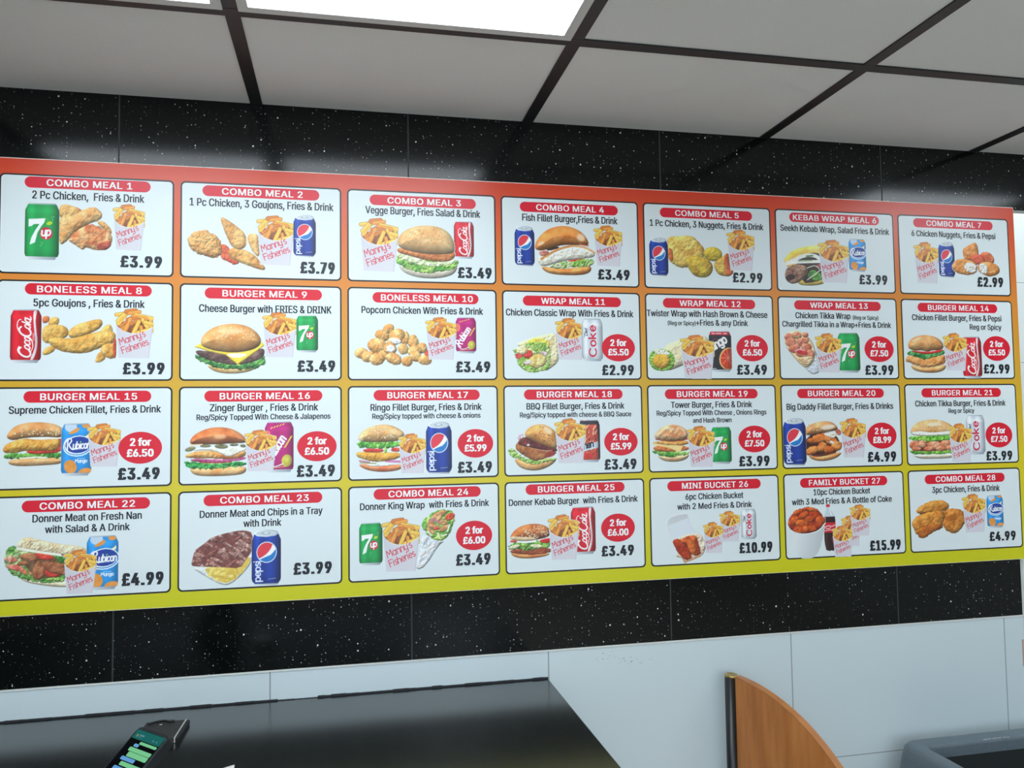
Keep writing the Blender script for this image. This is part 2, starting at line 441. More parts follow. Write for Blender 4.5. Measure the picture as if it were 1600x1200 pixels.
# ------------------------------------------------------------------ lettering
GLYPHS = {
    'A': (943, [[216,279,216,391,727,391,727,279],[32,0,396,1000,543,1000,910,0,777,0,554,624,456,940,482,940,432,773,167,0]]),
    'B': (897, [[245,561,495,562,587,594,635,642,654,683,658,763,635,819,588,863,517,885,245,888],[245,112,535,115,619,137,670,180,696,236,697,293,673,361,623,415,549,447,245,454],[118,0,118,1000,524,998,646,964,706,923,749,869,774,805,781,704,770,652,734,591,681,550,619,524,619,515,690,496,736,466,775,425,804,371,820,305,819,231,787,131,712,54,592,9,485,0]]),
    'C': (1003, [[526,-13,403,2,347,22,248,83,205,125,137,227,112,287,94,352,79,499,94,647,112,713,137,773,205,875,295,951,347,978,463,1010,526,1013,669,991,733,964,790,926,840,879,880,822,910,758,930,685,803,685,777,755,720,828,663,866,574,893,481,893,398,870,326,824,269,757,227,669,214,617,203,499,214,382,227,331,269,243,296,207,361,150,439,116,481,107,550,105,620,118,683,146,737,188,777,245,803,315,930,315,911,243,881,178,840,122,791,74,734,37,669,9]]),
    'D': (987, [[245,1000,245,0,118,0,118,1000],[430,0,189,0,189,112,481,115,582,138,663,185,723,252,762,339,782,443,775,614,745,709,723,749,696,785,628,842,587,862,490,885,183,888,183,1000,513,996,579,985,693,940,742,907,821,821,876,710,894,646,907,502,893,357,876,292,821,180,739,94,633,34,571,15]]),
    'E': (823, [[118,0,118,1000,732,1000,732,888,245,888,245,562,699,562,699,450,245,450,245,112,738,112,738,0]]),
    'F': (806, [[118,0,118,1000,726,1000,726,888,245,888,245,547,681,547,681,435,245,435,245,0]]),
    'G': (1023, [[528,-13,463,-10,346,22,294,49,204,125,136,227,111,287,93,353,79,499,93,647,111,713,136,773,203,875,245,916,344,978,458,1010,521,1013,597,1008,669,990,735,961,793,922,842,874,883,818,913,755,932,685,802,685,761,773,717,825,662,864,597,888,521,896,436,884,360,850,326,824,295,793,246,715,214,617,206,561,214,382,246,285,296,207,362,150,440,116,528,104,644,124,708,160,759,211,806,314,815,398,854,391,556,391,556,503,940,503,936,334,926,278,910,226,857,135,784,65,692,15,586,-10]]),
    'H': (1016, [[118,0,118,1000,245,1000,245,568,771,568,771,1000,898,1000,898,0,771,0,771,456,245,456,245,0]]),
    'I': (591, [[61,0,61,112,232,112,232,888,61,888,61,1000,530,1000,530,888,359,888,359,112,530,112,530,0]]),
    'J': (779, [[364,-13,244,6,148,64,112,107,86,159,70,218,65,340,192,340,204,205,239,146,294,110,327,101,400,101,433,110,487,146,522,205,534,286,534,1000,661,1000,661,286,640,159,614,107,578,64,534,30,483,6]]),
    'K': (917, [[118,0,118,1000,245,1000,245,0],[205,286,205,425,361,617,715,1000,881,1000],[732,0,369,509,448,608,882,0]]),
    'L': (772, [[118,0,118,1000,245,1000,245,112,710,112,710,0]]),
    'M': (1235, [[118,0,118,1000,298,1000,549,356,632,96,604,96,672,311,936,1000,1116,1000,1116,0,991,0,997,899,1008,899,926,651,672,0,562,0,330,584,220,899,234,899,236,796,240,0]]),
    'N': (1029, [[118,0,118,1000,268,1000,702,315,813,108,796,105,784,330,784,1000,911,1000,911,0,760,0,336,672,211,889,234,892,246,586,246,0]]),
    'O': (1048, [[525,104,649,130,721,175,752,205,803,283,821,330,835,382,846,499,835,618,821,670,803,717,752,795,721,825,649,870,525,896,439,885,400,870,328,825,297,794,246,716,228,669,206,561,203,499,206,438,228,330,246,284,297,206,328,175,400,130,439,115],[525,-13,403,2,348,22,248,83,206,125,137,227,112,287,83,423,79,499,94,647,112,713,137,773,206,875,296,951,348,978,462,1010,525,1013,587,1010,702,978,802,916,844,875,912,773,937,713,966,576,969,499,966,423,937,287,912,227,844,125,802,83,702,22,587,-10]]),
    'P': (874, [[118,0,118,1000,518,997,613,976,653,958,719,909,766,845,794,769,801,640,766,522,719,457,653,407,568,376,462,365,215,365,215,477,457,477,558,492,606,518,642,555,665,601,676,654,672,740,655,789,626,831,584,862,494,887,245,889,245,0]]),
    'Q': (1048, [[525,104,649,130,721,175,752,205,803,283,821,330,835,382,846,499,835,618,821,670,803,717,752,795,721,825,649,870,525,896,439,885,400,870,328,825,297,794,246,716,228,669,206,561,203,499,206,438,228,330,246,284,297,206,328,175,400,130,439,115],[482,313,615,313,921,-94,788,-94],[525,-13,403,2,348,22,248,83,206,125,137,227,112,287,83,423,79,499,94,647,112,713,137,773,206,875,296,951,348,978,462,1010,525,1013,587,1010,702,978,802,916,844,875,912,773,937,713,966,576,969,499,966,423,937,287,912,227,844,125,802,83,702,22,587,-10]]),
    'R': (883, [[118,0,118,1000,519,998,569,990,655,960,721,913,767,851,795,777,802,648,767,534,721,473,654,427,569,398,464,389,189,389,189,501,459,501,559,514,608,537,643,570,666,613,677,664,673,748,656,796,627,835,585,864,495,887,245,889,245,0],[694,0,452,450,595,450,841,0]]),
    'S': (878, [[440,-17,293,3,179,61,105,152,75,268,205,268,217,216,260,155,327,115,410,98,504,102,562,118,630,162,661,201,677,248,678,297,664,335,638,366,559,412,303,489,207,538,140,603,106,684,102,732,113,811,127,847,172,910,234,959,311,994,446,1013,582,994,689,936,761,850,788,743,663,743,642,810,594,860,526,891,411,900,329,880,268,840,241,803,228,761,234,692,257,656,312,616,588,527,705,467,776,388,796,336,803,272,779,159,707,66,593,4]]),
    'T': (882, [[62,888,62,1000,819,1000,819,888,505,888,505,0,379,0,379,888]]),
    'U': (1017, [[509,-16,398,-5,303,30,225,85,166,157,145,199,121,290,118,340,118,1000,244,1000,244,350,262,251,315,172,368,134,433,109,509,101,585,109,650,134,702,172,754,251,772,350,772,1000,899,1000,899,340,896,290,871,199,850,157,792,85,714,30,619,-5]]),
    'V': (943, [[401,0,32,1000,166,1000,387,378,487,60,461,60,511,227,776,1000,910,1000,546,0]]),
    'W': (1349, [[305,0,32,1000,162,1000,333,336,387,78,372,78,409,261,602,1000,746,1000,920,336,977,78,960,78,992,235,1186,1000,1316,1000,1042,0,895,0,715,667,660,934,687,934,651,741,453,0]]),
    'X': (932, [[36,0,427,559,427,464,58,1000,205,1000,401,710,479,574,456,574,514,678,734,1000,877,1000,509,470,509,564,896,0,750,0,528,324,453,454,481,454,434,371,180,0]]),
    'Y': (928, [[400,0,400,409,32,1000,179,1000,409,625,491,453,440,453,480,550,749,1000,895,1000,527,409,527,0]]),
    'Z': (862, [[82,0,82,91,602,846,670,935,684,893,79,888,79,1000,780,1000,780,907,263,158,191,65,177,107,785,112,785,0]]),
    'a': (765, [[335,89,424,104,470,129,504,163,528,204,540,248,542,373,484,351,264,312,216,286,193,260,181,206,200,142,255,103],[314,-17,247,-10,186,10,112,63,79,115,62,177,61,243,74,295,114,352,197,400,521,462,540,488,532,566,502,612,471,633,385,650,335,646,275,625,231,591,197,538,81,572,132,658,179,699,232,728,351,755,470,746,540,721,583,693,634,630,655,570,662,494,662,0,544,0,544,102,536,102,495,48,444,12,374,-12]]),
    'b': (834, [[433,92,524,113,591,172,631,262,645,372,632,481,591,569,525,628,433,648,342,629,276,572,235,485,221,372,235,259,276,170,343,112],[451,-16,389,-10,318,20,271,61,232,115,220,115,220,0,103,0,103,1000,223,1000,223,628,232,628,283,694,337,733,417,754,496,753,578,729,649,683,705,616,744,530,765,428,765,314,745,212,705,125,650,58,579,11,496,-13]]),
    'c': (778, [[407,-16,358,-13,269,11,230,32,161,90,110,167,91,212,67,368,91,527,110,572,161,649,230,707,269,729,358,753,407,756,511,741,600,700,668,633,711,544,595,515,579,556,542,601,491,633,443,646,340,639,285,610,227,538,195,441,195,297,227,201,263,150,311,113,407,91,477,101,532,130,573,174,598,230,713,201,671,110,602,42,512,-1]]),
    'd': (834, [[402,92,492,112,559,170,599,259,613,372,599,485,559,572,493,629,402,648,309,628,243,569,203,481,189,372,203,262,243,172,310,113],[384,-16,296,-4,219,32,155,89,107,166,70,314,70,428,90,530,130,616,186,683,257,729,339,753,418,754,497,733,551,694,602,628,611,628,611,1000,731,1000,731,0,615,0,615,115,603,115,564,61,516,20,446,-10]]),
    'e': (794, [[417,-16,316,-4,271,11,230,32,161,90,109,167,91,212,67,367,91,524,109,569,159,647,226,706,266,728,308,743,403,756,493,744,551,723,603,691,650,646,687,588,714,516,730,381,730,333,147,333,147,434,664,434,609,397,596,498,572,555,516,617,465,641,403,649,341,641,288,616,245,578,214,530,195,474,190,309,217,209,273,138,353,98,439,91,499,104,547,131,584,172,601,207,717,179,678,100,612,38,524,-2]]),
    'f': (499, [[448,746,448,643,13,643,13,746],[158,0,158,848,166,907,204,975,266,1020,368,1042,461,1030,477,1024,447,921,394,931,336,925,303,904,285,870,279,0]]),
    'g': (836, [[403,116,493,134,559,186,600,269,614,379,601,487,560,573,494,629,403,648,310,628,243,570,203,484,189,379,203,272,244,188,311,135],[407,-296,295,-284,207,-249,143,-198,99,-136,199,-80,252,-142,325,-181,450,-189,524,-167,580,-123,598,-92,612,-11,612,134,602,134,534,54,446,15,383,9,298,20,187,76,157,105,108,177,77,268,70,432,90,532,157,652,221,709,298,744,385,756,475,743,537,708,605,627,615,627,615,746,732,746,732,-17,721,-106,689,-177,606,-251,533,-280]]),
    'h': (806, [[223,446,223,0,103,0,103,1000,223,1000,223,565,201,565,220,613,269,686,299,712,368,745,447,756,518,748,580,724,631,685,684,597,700,518,702,0,582,0,579,504,556,572,537,598,512,620,450,644,387,646,316,624,278,595,248,556,230,506]]),
    'i': (328, [[103,0,103,746,223,746,223,0],[164,870,133,876,106,894,87,919,81,950,87,981,106,1006,133,1024,164,1030,197,1024,224,1006,242,981,248,950,242,919,224,894,197,876]]),
    'j': (328, [[103,746,223,746,222,-92,200,-178,150,-239,73,-274,-19,-281,-19,-170,28,-169,66,-154,90,-125,102,-83],[164,870,132,876,105,894,87,919,81,950,87,981,105,1006,132,1024,164,1030,196,1024,223,1006,242,981,248,950,242,919,223,894,196,876]]),
    'k': (748, [[103,0,103,1000,223,1000,223,0],[216,268,216,416,237,416,559,746,708,746,362,392,348,392],[578,0,291,365,376,450,732,0]]),
    'l': (372, [[274,-5,198,6,169,20,127,64,106,127,103,1000,223,1000,227,151,236,122,255,107,334,107,355,5]]),
    'm': (1199, [[103,0,103,746,220,746,221,581,211,581,231,635,278,698,338,739,407,758,506,747,565,709,621,617,631,579,614,579,633,631,681,693,748,737,801,754,890,757,950,743,1003,715,1045,672,1077,615,1093,543,1095,0,974,0,972,536,963,568,929,615,880,641,823,650,776,644,718,617,690,588,664,531,659,0,539,0,536,540,516,591,497,611,450,640,392,650,329,638,291,618,247,568,229,523,223,0]]),
    'n': (805, [[223,446,223,0,103,0,103,746,219,746,220,565,201,565,220,613,269,686,299,712,368,745,447,756,518,748,580,724,631,685,684,597,700,518,702,0,582,0,579,504,556,572,537,598,512,620,450,644,387,646,316,624,278,595,248,556,230,506]]),
    'o': (816, [[407,91,505,113,574,174,614,263,628,368,614,475,574,565,505,627,407,648,311,627,243,565,203,475,189,368,203,263,243,174,311,113],[407,-16,358,-13,269,11,230,32,161,90,110,167,91,212,67,368,91,527,110,572,161,649,230,707,269,729,358,753,407,756,457,753,547,729,587,707,655,649,706,572,725,527,749,368,725,212,706,167,655,90,587,32,547,11,504,-4]]),
    'p': (834, [[433,92,524,113,591,172,631,262,645,372,632,481,591,569,525,628,433,648,342,629,276,572,235,485,221,372,235,259,276,170,343,112],[103,-281,103,746,220,746,220,628,232,628,299,708,360,743,450,756,496,753,578,729,615,709,679,652,744,530,765,428,765,314,727,166,679,89,616,32,579,11,496,-13,418,-15,339,7,285,47,232,115,223,115,223,-281]]),
    'q': (834, [[402,92,492,112,559,170,599,259,613,372,599,485,559,572,493,629,402,648,309,628,243,569,203,481,189,372,203,262,243,172,310,113],[731,-281,611,-281,611,115,602,115,550,47,496,7,417,-15,339,-13,296,-4,219,32,155,89,107,166,70,314,70,428,90,530,156,652,220,709,257,729,297,744,385,756,474,743,536,708,603,628,615,628,615,746,731,746]]),
    'r': (509, [[103,0,103,746,219,746,219,631,227,631,255,682,327,737,386,754,479,754,479,634,407,640,334,628,276,592,237,537,223,466,223,0]]),
    's': (717, [[358,-16,252,-3,166,35,104,98,70,185,185,209,224,135,268,106,324,91,426,98,481,122,515,159,525,221,499,267,443,298,205,365,142,409,120,436,95,501,101,599,147,675,197,713,258,740,368,756,470,742,548,704,603,645,637,570,527,545,494,603,456,635,402,652,336,652,281,636,238,606,216,567,221,507,244,478,282,456,499,398,574,360,623,310,639,280,651,209,630,119,570,47,476,0]]),
    't': (447, [[401,746,401,643,13,643,13,746],[128,926,248,926,249,169,267,120,294,104,335,98,397,105,419,3,331,-8,245,4,181,42,141,102,128,183]]),
    'u': (806, [[358,-10,256,7,199,39,154,86,122,149,103,273,103,746,223,746,223,283,235,206,249,174,294,126,356,102,393,99,468,112,510,135,557,190,576,240,582,746,702,746,702,0,586,0,586,181,604,181,585,132,535,59,505,33,437,1]]),
    'v': (765, [[319,0,34,746,166,746,337,271,404,41,362,41,429,271,599,746,730,746,445,0]]),
    'w': (1115, [[270,0,44,746,171,746,282,348,344,81,324,81,355,222,495,746,622,746,730,347,791,81,769,81,791,178,944,746,1070,746,844,0,724,0,544,664,571,664,391,0]]),
    'x': (744, [[41,0,337,429,336,336,56,746,197,746,407,405,345,405,441,574,554,746,691,746,410,332,410,421,703,0,564,0,340,357,402,357,308,194,180,0]]),
    'y': (765, [[93,-272,121,-168,189,-177,244,-156,278,-114,319,-3,34,746,166,746,337,271,404,41,361,41,429,271,600,746,730,746,401,-114,362,-190,313,-243,252,-275,180,-285]]),
    'z': (748, [[82,0,82,90,499,628,499,635,94,635,94,746,654,746,654,650,248,111,666,111,666,0]]),
    '0': (891, [[446,97,513,109,543,124,616,203,661,330,676,499,661,670,616,797,543,876,513,891,446,903,377,891,348,876,275,797,230,670,215,499,230,330,275,203,348,124,377,109],[446,-13,392,-10,297,21,255,47,186,122,135,223,117,283,94,499,118,716,136,776,187,878,256,952,298,979,392,1010,446,1013,548,998,594,979,635,952,704,878,755,776,773,716,797,499,773,283,755,223,705,122,636,47,594,21,499,-10]]),
    '1': (891, [[542,1000,542,0,417,0,417,881,169,703,169,839,390,1000],[150,0,150,107,768,107,768,0]]),
    '2': (891, [[126,0,126,93,555,555,611,642,630,730,623,780,591,841,557,871,491,898,385,897,318,866,286,833,263,790,250,711,129,711,152,834,218,930,318,992,398,1011,486,1011,601,976,663,932,727,842,749,732,729,624,702,569,634,475,300,111,765,111,765,0]]),
    '3': (891, [[428,-13,300,5,192,59,117,145,86,259,215,259,226,211,264,154,302,127,374,103,460,99,515,110,585,146,618,183,640,229,645,312,621,386,588,427,540,459,476,480,308,487,308,588,566,889,137,889,137,1000,732,1000,732,905,415,547,415,568,469,570,564,558,644,522,705,469,762,365,772,285,761,202,728,130,643,45,523,-4]]),
    '4': (891, [[554,0,554,624,674,624,674,0],[78,207,78,311,485,1000,611,1000,213,319,812,319,812,207]]),
    '5': (891, [[435,-13,312,6,212,64,144,150,117,256,240,256,259,193,320,130,410,99,492,105,565,142,617,205,643,288,637,380,616,435,583,480,540,515,488,537,428,544,354,535,285,508,252,483,132,497,189,1000,720,1000,720,889,296,889,263,593,349,639,424,655,517,649,578,631,632,601,698,537,745,454,762,390,768,321,758,229,702,113,642,54,568,11]]),
    '6': (891, [[445,95,525,111,587,156,629,224,644,309,629,395,587,462,525,506,445,521,365,506,302,463,260,396,246,311,260,225,302,156,365,111],[445,-13,317,10,245,52,189,111,135,227,125,318,133,392,157,470,201,560,496,1000,633,1000,297,513,286,513,338,577,421,614,547,608,621,579,706,504,743,435,764,309,754,221,723,143,643,51,532,-3]]),
    '7': (891, [[191,0,636,889,122,889,122,1000,768,1000,768,882,324,0]]),
    '8': (891, [[445,569,518,581,576,616,614,670,628,738,615,806,577,859,519,893,445,904,370,893,312,859,274,806,261,738,274,670,312,616,371,581],[445,97,534,109,603,145,647,201,662,272,646,349,600,409,531,449,445,462,358,449,289,409,243,349,227,272,242,201,285,145,354,109],[445,-13,307,7,198,65,127,154,102,266,117,356,158,433,222,490,300,520,206,577,163,637,138,748,161,853,199,913,287,979,361,1005,445,1013,528,1005,602,979,689,913,728,853,750,748,726,638,683,577,591,520,667,490,730,433,773,356,788,266,763,154,692,65,583,7]]),
    '9': (891, [[444,905,366,889,302,844,261,776,246,691,261,606,302,538,366,494,444,479,524,494,588,537,629,605,644,689,629,775,588,844,525,889],[444,1013,572,990,644,948,701,889,754,773,764,682,756,608,733,530,688,440,394,0,256,0,593,487,604,487,552,423,468,386,343,392,269,421,184,496,146,565,125,691,135,780,166,858,246,949,357,1003]]),
    '£': (835, [[72,450,72,550,612,550,612,450],[72,80,72,111,142,130,177,187,182,246,168,748,185,827,221,896,307,973,425,1011,544,1005,640,964,690,919,729,862,761,758,646,741,626,807,589,858,537,891,506,899,413,896,366,876,330,846,304,807,287,735,301,250,293,190,266,147,212,108,150,88],[72,0,72,111,607,112,642,132,649,210,762,210,759,137,738,70,696,25,666,11,589,0]]),
    '&': (880, [[387,-13,254,7,153,66,89,154,67,262,82,348,144,440,445,674,500,737,515,796,497,858,445,898,396,906,330,891,285,848,269,784,286,714,347,624,860,0,715,0,238,575,172,676,154,728,148,783,156,846,179,901,215,946,264,981,324,1002,393,1009,494,993,548,965,590,926,629,852,632,751,610,692,557,622,275,405,216,343,197,302,191,258,197,212,215,172,261,124,327,97,409,93,494,116,569,166,631,238,672,331,686,441,801,441,796,354,768,253,729,182,654,92,600,46,533,13,460,-7]]),
    '.': (369, [[187,-9,153,-2,124,17,104,46,97,81,104,115,124,144,153,164,187,170,222,164,251,144,271,115,277,81,271,46,251,17,222,-2]]),
    ',': (369, [[74,-235,133,140,269,140,166,-235]]),
    '/': (490, [[462,1047,140,-150,28,-150,350,1047]]),
    '(': (537, [[175,406,181,519,210,696,259,867,300,971,347,1060,464,1060,395,898,342,728,309,561,297,406,307,271,338,131,390,-20,464,-189,347,-189,307,-116,243,32,200,183]]),
    ')': (537, [[73,-189,149,-17,201,135,230,274,240,406,228,561,195,728,143,898,73,1060,190,1060,258,921,327,696,356,518,359,331,317,105,263,-44,190,-189]]),
    '+': (891, [[389,67,389,715,501,715,501,67],[121,338,121,444,768,444,768,338]]),
    "'": (405, [[153,624,138,1000,266,1000,252,624]]),
    ' ': (369, []),
}

# capital height is 1000 units; each glyph is (advance, outlines as x, y, x, y, ...)
GCACHE = {}
def glyph(ch):
    """advance, 2-D points and triangles; capital height is 1"""
    if ch not in GCACHE:
        adv, outl = GLYPHS[ch]
        adv = adv / 1000.0
        loops = [[(l[i] / 1000.0, l[i + 1] / 1000.0) for i in range(0, len(l), 2)] for l in outl]
        vs, es = [], []
        for l in loops:
            b0 = len(vs)
            vs += [Vector(q) for q in l]
            es += [(b0 + i, b0 + (i + 1) % len(l)) for i in range(len(l))]
        if vs:
            pv, _, fv = delaunay_2d_cdt(vs, es, [], 0, 1e-5)[:3]
        else:
            pv, fv = [], []
        def winding(x, y):
            w = 0
            for l in loops:
                for (ax, ay), (bx, by) in zip(l, l[1:] + l[:1]):
                    if (ay > y) != (by > y) and x < (bx - ax) * (y - ay) / (by - ay) + ax:
                        w += 1 if by > ay else -1
            return w
        tris = []
        for f in fv:
            (ax, ay), (bx, by), (cx, cy) = [pv[i] for i in f]
            if abs((bx - ax) * (cy - ay) - (cx - ax) * (by - ay)) > 2e-6 and winding((ax + bx + cx) / 3, (ay + by + cy) / 3):
                tris.append(list(f))
        GCACHE[ch] = (adv, np.array([tuple(q) for q in pv]).reshape(-1, 2), tris)
    return GCACHE[ch]

def text_shape(s, rect, bx=0.0, by=0.0, track=0.0):
    """triangulated text fitted into rect (x0,y0,x1,y1; mm, y down); rect height is the capital height.
    bx, by fatten the strokes by that fraction of the capital height."""
    x0, y0, x1, y1 = rect
    h = y1 - y0
    pen, items = 0.0, []
    lo, hi = None, None
    for ch in s:
        adv, pts, tris = glyph(ch)
        if len(pts):
            items.append((pen, pts, tris))
            if lo is None:
                lo = pen + pts[:, 0].min()
            hi = pen + pts[:, 0].max()
        pen += adv + track
    w = x1 - x0 - 2 * bx * h
    sx = w / (hi - lo)
    sy = h - 2 * by * h
    V, F = [], []
    shifts = [(0, 0)]
    if bx or by:
        shifts = [(-1, -1), (1, -1), (-1, 1), (1, 1), (0, 0)]
        if bx > .05:
            shifts += [(-.4, -1), (.4, -1), (-.4, 1), (.4, 1)]
    for kk, (dx, dy) in enumerate(shifts):          # each pass lies a hair in front of the one before
        for pn, pts, tris in items:
            base = len(V)
            for q in pts:
                V.append((x0 + bx * h + (pn + q[0] - lo) * sx + dx * bx * h, y1 - by * h - q[1] * sy + dy * by * h, kk * .02))
            F += [[base + k for k in t] for t in tris]
    return V, F

# ------------------------------------------------------------------ a small painter for the printed pictures
GAIN = 0.90
def tolin(rgb):
    a = np.asarray(rgb, float) / 255.0
    return np.where(a <= 0.04045, a / 12.92, ((np.clip(a, 0, None) + 0.055) / 1.055) ** 2.4)
PAPER = np.array((219., 227., 228.))

def vnoise(X, Y, scale, seed, octv=3):
    out = np.zeros(X.shape)
    amp, tot = 1.0, 0.0
    for o in range(octv):
        sx, sy = X / scale * (2 ** o) + 17.3 * seed, Y / scale * (2 ** o) + 9.1 * seed
        ix, iy = np.floor(sx).astype(np.int64), np.floor(sy).astype(np.int64)
        fx, fy = sx - ix, sy - iy
        fx, fy = fx * fx * (3 - 2 * fx), fy * fy * (3 - 2 * fy)
        def hsh(a, b):
            n = (a * 374761393 + b * 668265263 + (seed + o * 13) * 974634777) & 0x7fffffff
            n = ((n ^ (n >> 13)) * 1274126177) & 0x7fffffff
            return ((n ^ (n >> 16)) & 0xffff) / 65535.0
        v = (hsh(ix, iy) * (1 - fx) + hsh(ix + 1, iy) * fx) * (1 - fy) + (hsh(ix, iy + 1) * (1 - fx) + hsh(ix + 1, iy + 1) * fx) * fy
        out += amp * v
        tot += amp
        amp *= 0.55
    return out / tot

def chaikin(P, n=2, closed=True):
    P = [tuple(map(float, q)) for q in P]
    for _ in range(n):
        Q = []
        m = len(P)
        for i in range(m if closed else m - 1):
            a, b = P[i], P[(i + 1) % m]
            Q.append((a[0] * .75 + b[0] * .25, a[1] * .75 + b[1] * .25))
            Q.append((a[0] * .25 + b[0] * .75, a[1] * .25 + b[1] * .75))
        if not closed:
            Q = [P[0]] + Q + [P[-1]]
        P = Q
    return P

def ell(cx, cy, rx, ry, rot=0.0, n=18):
    c, s = math.cos(math.radians(rot)), math.sin(math.radians(rot))
    return [(cx + rx * math.cos(t) * c - ry * math.sin(t) * s, cy + rx * math.cos(t) * s + ry * math.sin(t) * c) for t in [2 * math.pi * i / n for i in range(n)]]

class Pic:
    """a printed picture: colour and coverage on a fine grid"""
    def __init__(s, x0, y0, x1, y1, step):
        s.x0, s.y0, s.x1, s.y1 = x0, y0, x1, y1
        nx, ny = max(8, int(round((x1 - x0) / step))), max(8, int(round((y1 - y0) / step)))
        s.X, s.Y = np.meshgrid(np.linspace(x0, x1, nx + 1), np.linspace(y0, y1, ny + 1))
        s.rgb = np.tile(PAPER, s.X.shape + (1,))
        s.a = np.zeros(s.X.shape)
        s.st = (x1 - x0) / nx
        s.seed = 1
    def win(s, P, pad):
        xs, ys = [q[0] for q in P], [q[1] for q in P]
        i0 = max(0, int((min(ys) - pad - s.y0) / s.st) - 1)
        i1 = min(s.X.shape[0], int((max(ys) + pad - s.y0) / s.st) + 3)
        j0 = max(0, int((min(xs) - pad - s.x0) / s.st) - 1)
        j1 = min(s.X.shape[1], int((max(xs) + pad - s.x0) / s.st) + 3)
        return slice(i0, max(i0 + 1, i1)), slice(j0, max(j0 + 1, j1))
    def sdf(s, P, w):
        X, Y = s.X[w], s.Y[w]
        d = np.full(X.shape, 1e12)
        sg = np.ones(X.shape)
        n = len(P)
        for i in range(n):
            ax, ay = P[i]
            bx, by = P[i - 1]
            ex, ey = bx - ax, by - ay
            wx, wy = X - ax, Y - ay
            t = np.clip((wx * ex + wy * ey) / (ex * ex + ey * ey + 1e-9), 0, 1)
            d = np.minimum(d, (wx - ex * t) ** 2 + (wy - ey * t) ** 2)
            c1, c2, c3 = Y >= ay, Y < by, ex * wy > ey * wx
            sg = np.where((c1 & c2 & c3) | (~c1 & ~c2 & ~c3), -sg, sg)
        return sg * np.sqrt(d)
    def put(s, w, m, col):
        m3 = m[..., None]
        s.rgb[w] = s.rgb[w] * (1 - m3) + np.asarray(col, float) * m3
        s.a[w] = s.a[w] + m * (1 - s.a[w])
    def blob(s, P, c0, c1, r=40, amp=.5, ns=22, ej=0, sm=2, lo=.62, hi=.52, op=1.0, clip=None):
        s.seed += 1
        P = chaikin(P, sm) if sm else P
        w = s.win(P, ej + 4)
        X, Y = s.X[w], s.Y[w]
        d = -s.sdf(P, w)
        if ej:
            d = d + ej * 2 * (vnoise(X, Y, ns * 1.1, s.seed + 40, 2) - .5)
        m = np.clip(d / s.st + .5, 0, 1) * op
        if clip is not None:
            m = m * np.clip(-s.sdf(clip, w) / s.st + .5, 0, 1)
        n1 = vnoise(X, Y, ns, s.seed, 3)
        dd = np.clip(d / r, 0, 1)
        h = r * np.sqrt(np.clip(1 - (1 - dd) ** 2, 0, 1)) + amp * ns * 1.6 * (n1 - .5)
        gy, gx = np.gradient(h, s.st)
        L = (gx * .42 + gy * .62 + .72) / np.sqrt(1 + gx * gx + gy * gy)
        n2 = np.clip((vnoise(X, Y, ns * 2.2, s.seed + 7, 3) - .25) * 2, 0, 1)[..., None]
        col = np.asarray(c0, float) * (1 - n2) + np.asarray(c1, float) * n2
        s.put(w, m, np.clip(col * np.clip(lo + hi * L, .25, 1.22)[..., None], 0, 250))
        return P
    def flat(s, P, c, sm=0, op=1.0, var=0, clip=None, soft=0):
        P = chaikin(P, sm) if sm else P
        w = s.win(P, 4)
        if soft:
            m = np.clip(-s.sdf(P, w) / soft, 0, 1)
            m = m * m * (3 - 2 * m) * op
        else:
            m = np.clip(-s.sdf(P, w) / s.st + .5, 0, 1) * op
        if clip is not None:
            m = m * np.clip(-s.sdf(clip, w) / s.st + .5, 0, 1)
        c = np.asarray(c, float)
        if var:
            s.seed += 1
            c = c + var * (vnoise(s.X[w], s.Y[w], 26, s.seed, 3) - .5)[..., None] * 2
        s.put(w, m, c)
    def grad(s, P, ca, cb, ax, ay, bx, by, sm=2):
        """fill running from colour ca at point a to cb at point b"""
        P = chaikin(P, sm) if sm else P
        w = s.win(P, 4)
        m = np.clip(-s.sdf(P, w) / s.st + .5, 0, 1)
        t = np.clip(((s.X[w] - ax) * (bx - ax) + (s.Y[w] - ay) * (by - ay)) / ((bx - ax) ** 2 + (by - ay) ** 2), 0, 1)[..., None]
        s.put(w, m, np.asarray(ca, float) * (1 - t) + np.asarray(cb, float) * t)
    def strk(s, P, wd, c, sm=2, op=1.0, var=0, taper=None):
        P = chaikin(P, sm, False) if (sm and len(P) > 2) else P
        w = s.win(P, wd + 4)
        X, Y = s.X[w], s.Y[w]
        d = np.full(X.shape, 1e9)
        n = len(P) - 1
        for i in range(n):
            ax, ay = P[i]
            bx, by = P[i + 1]
            ex, ey = bx - ax, by - ay
            t = np.clip(((X - ax) * ex + (Y - ay) * ey) / (ex * ex + ey * ey + 1e-9), 0, 1)
            hw = wd / 2
            if taper:
                u = (i + t) / n
                hw = wd / 2 * (taper[0] * (1 - u) + taper[1] * u)
            d = np.minimum(d, np.sqrt((X - ax - ex * t) ** 2 + (Y - ay - ey * t) ** 2) - hw)
        m = np.clip(-d / s.st + .5, 0, 1) * op
        c = np.asarray(c, float)
        if var:
            s.seed += 1
            c = c + var * (vnoise(X, Y, 18, s.seed, 2) - .5)[..., None] * 2
        s.put(w, m, c)
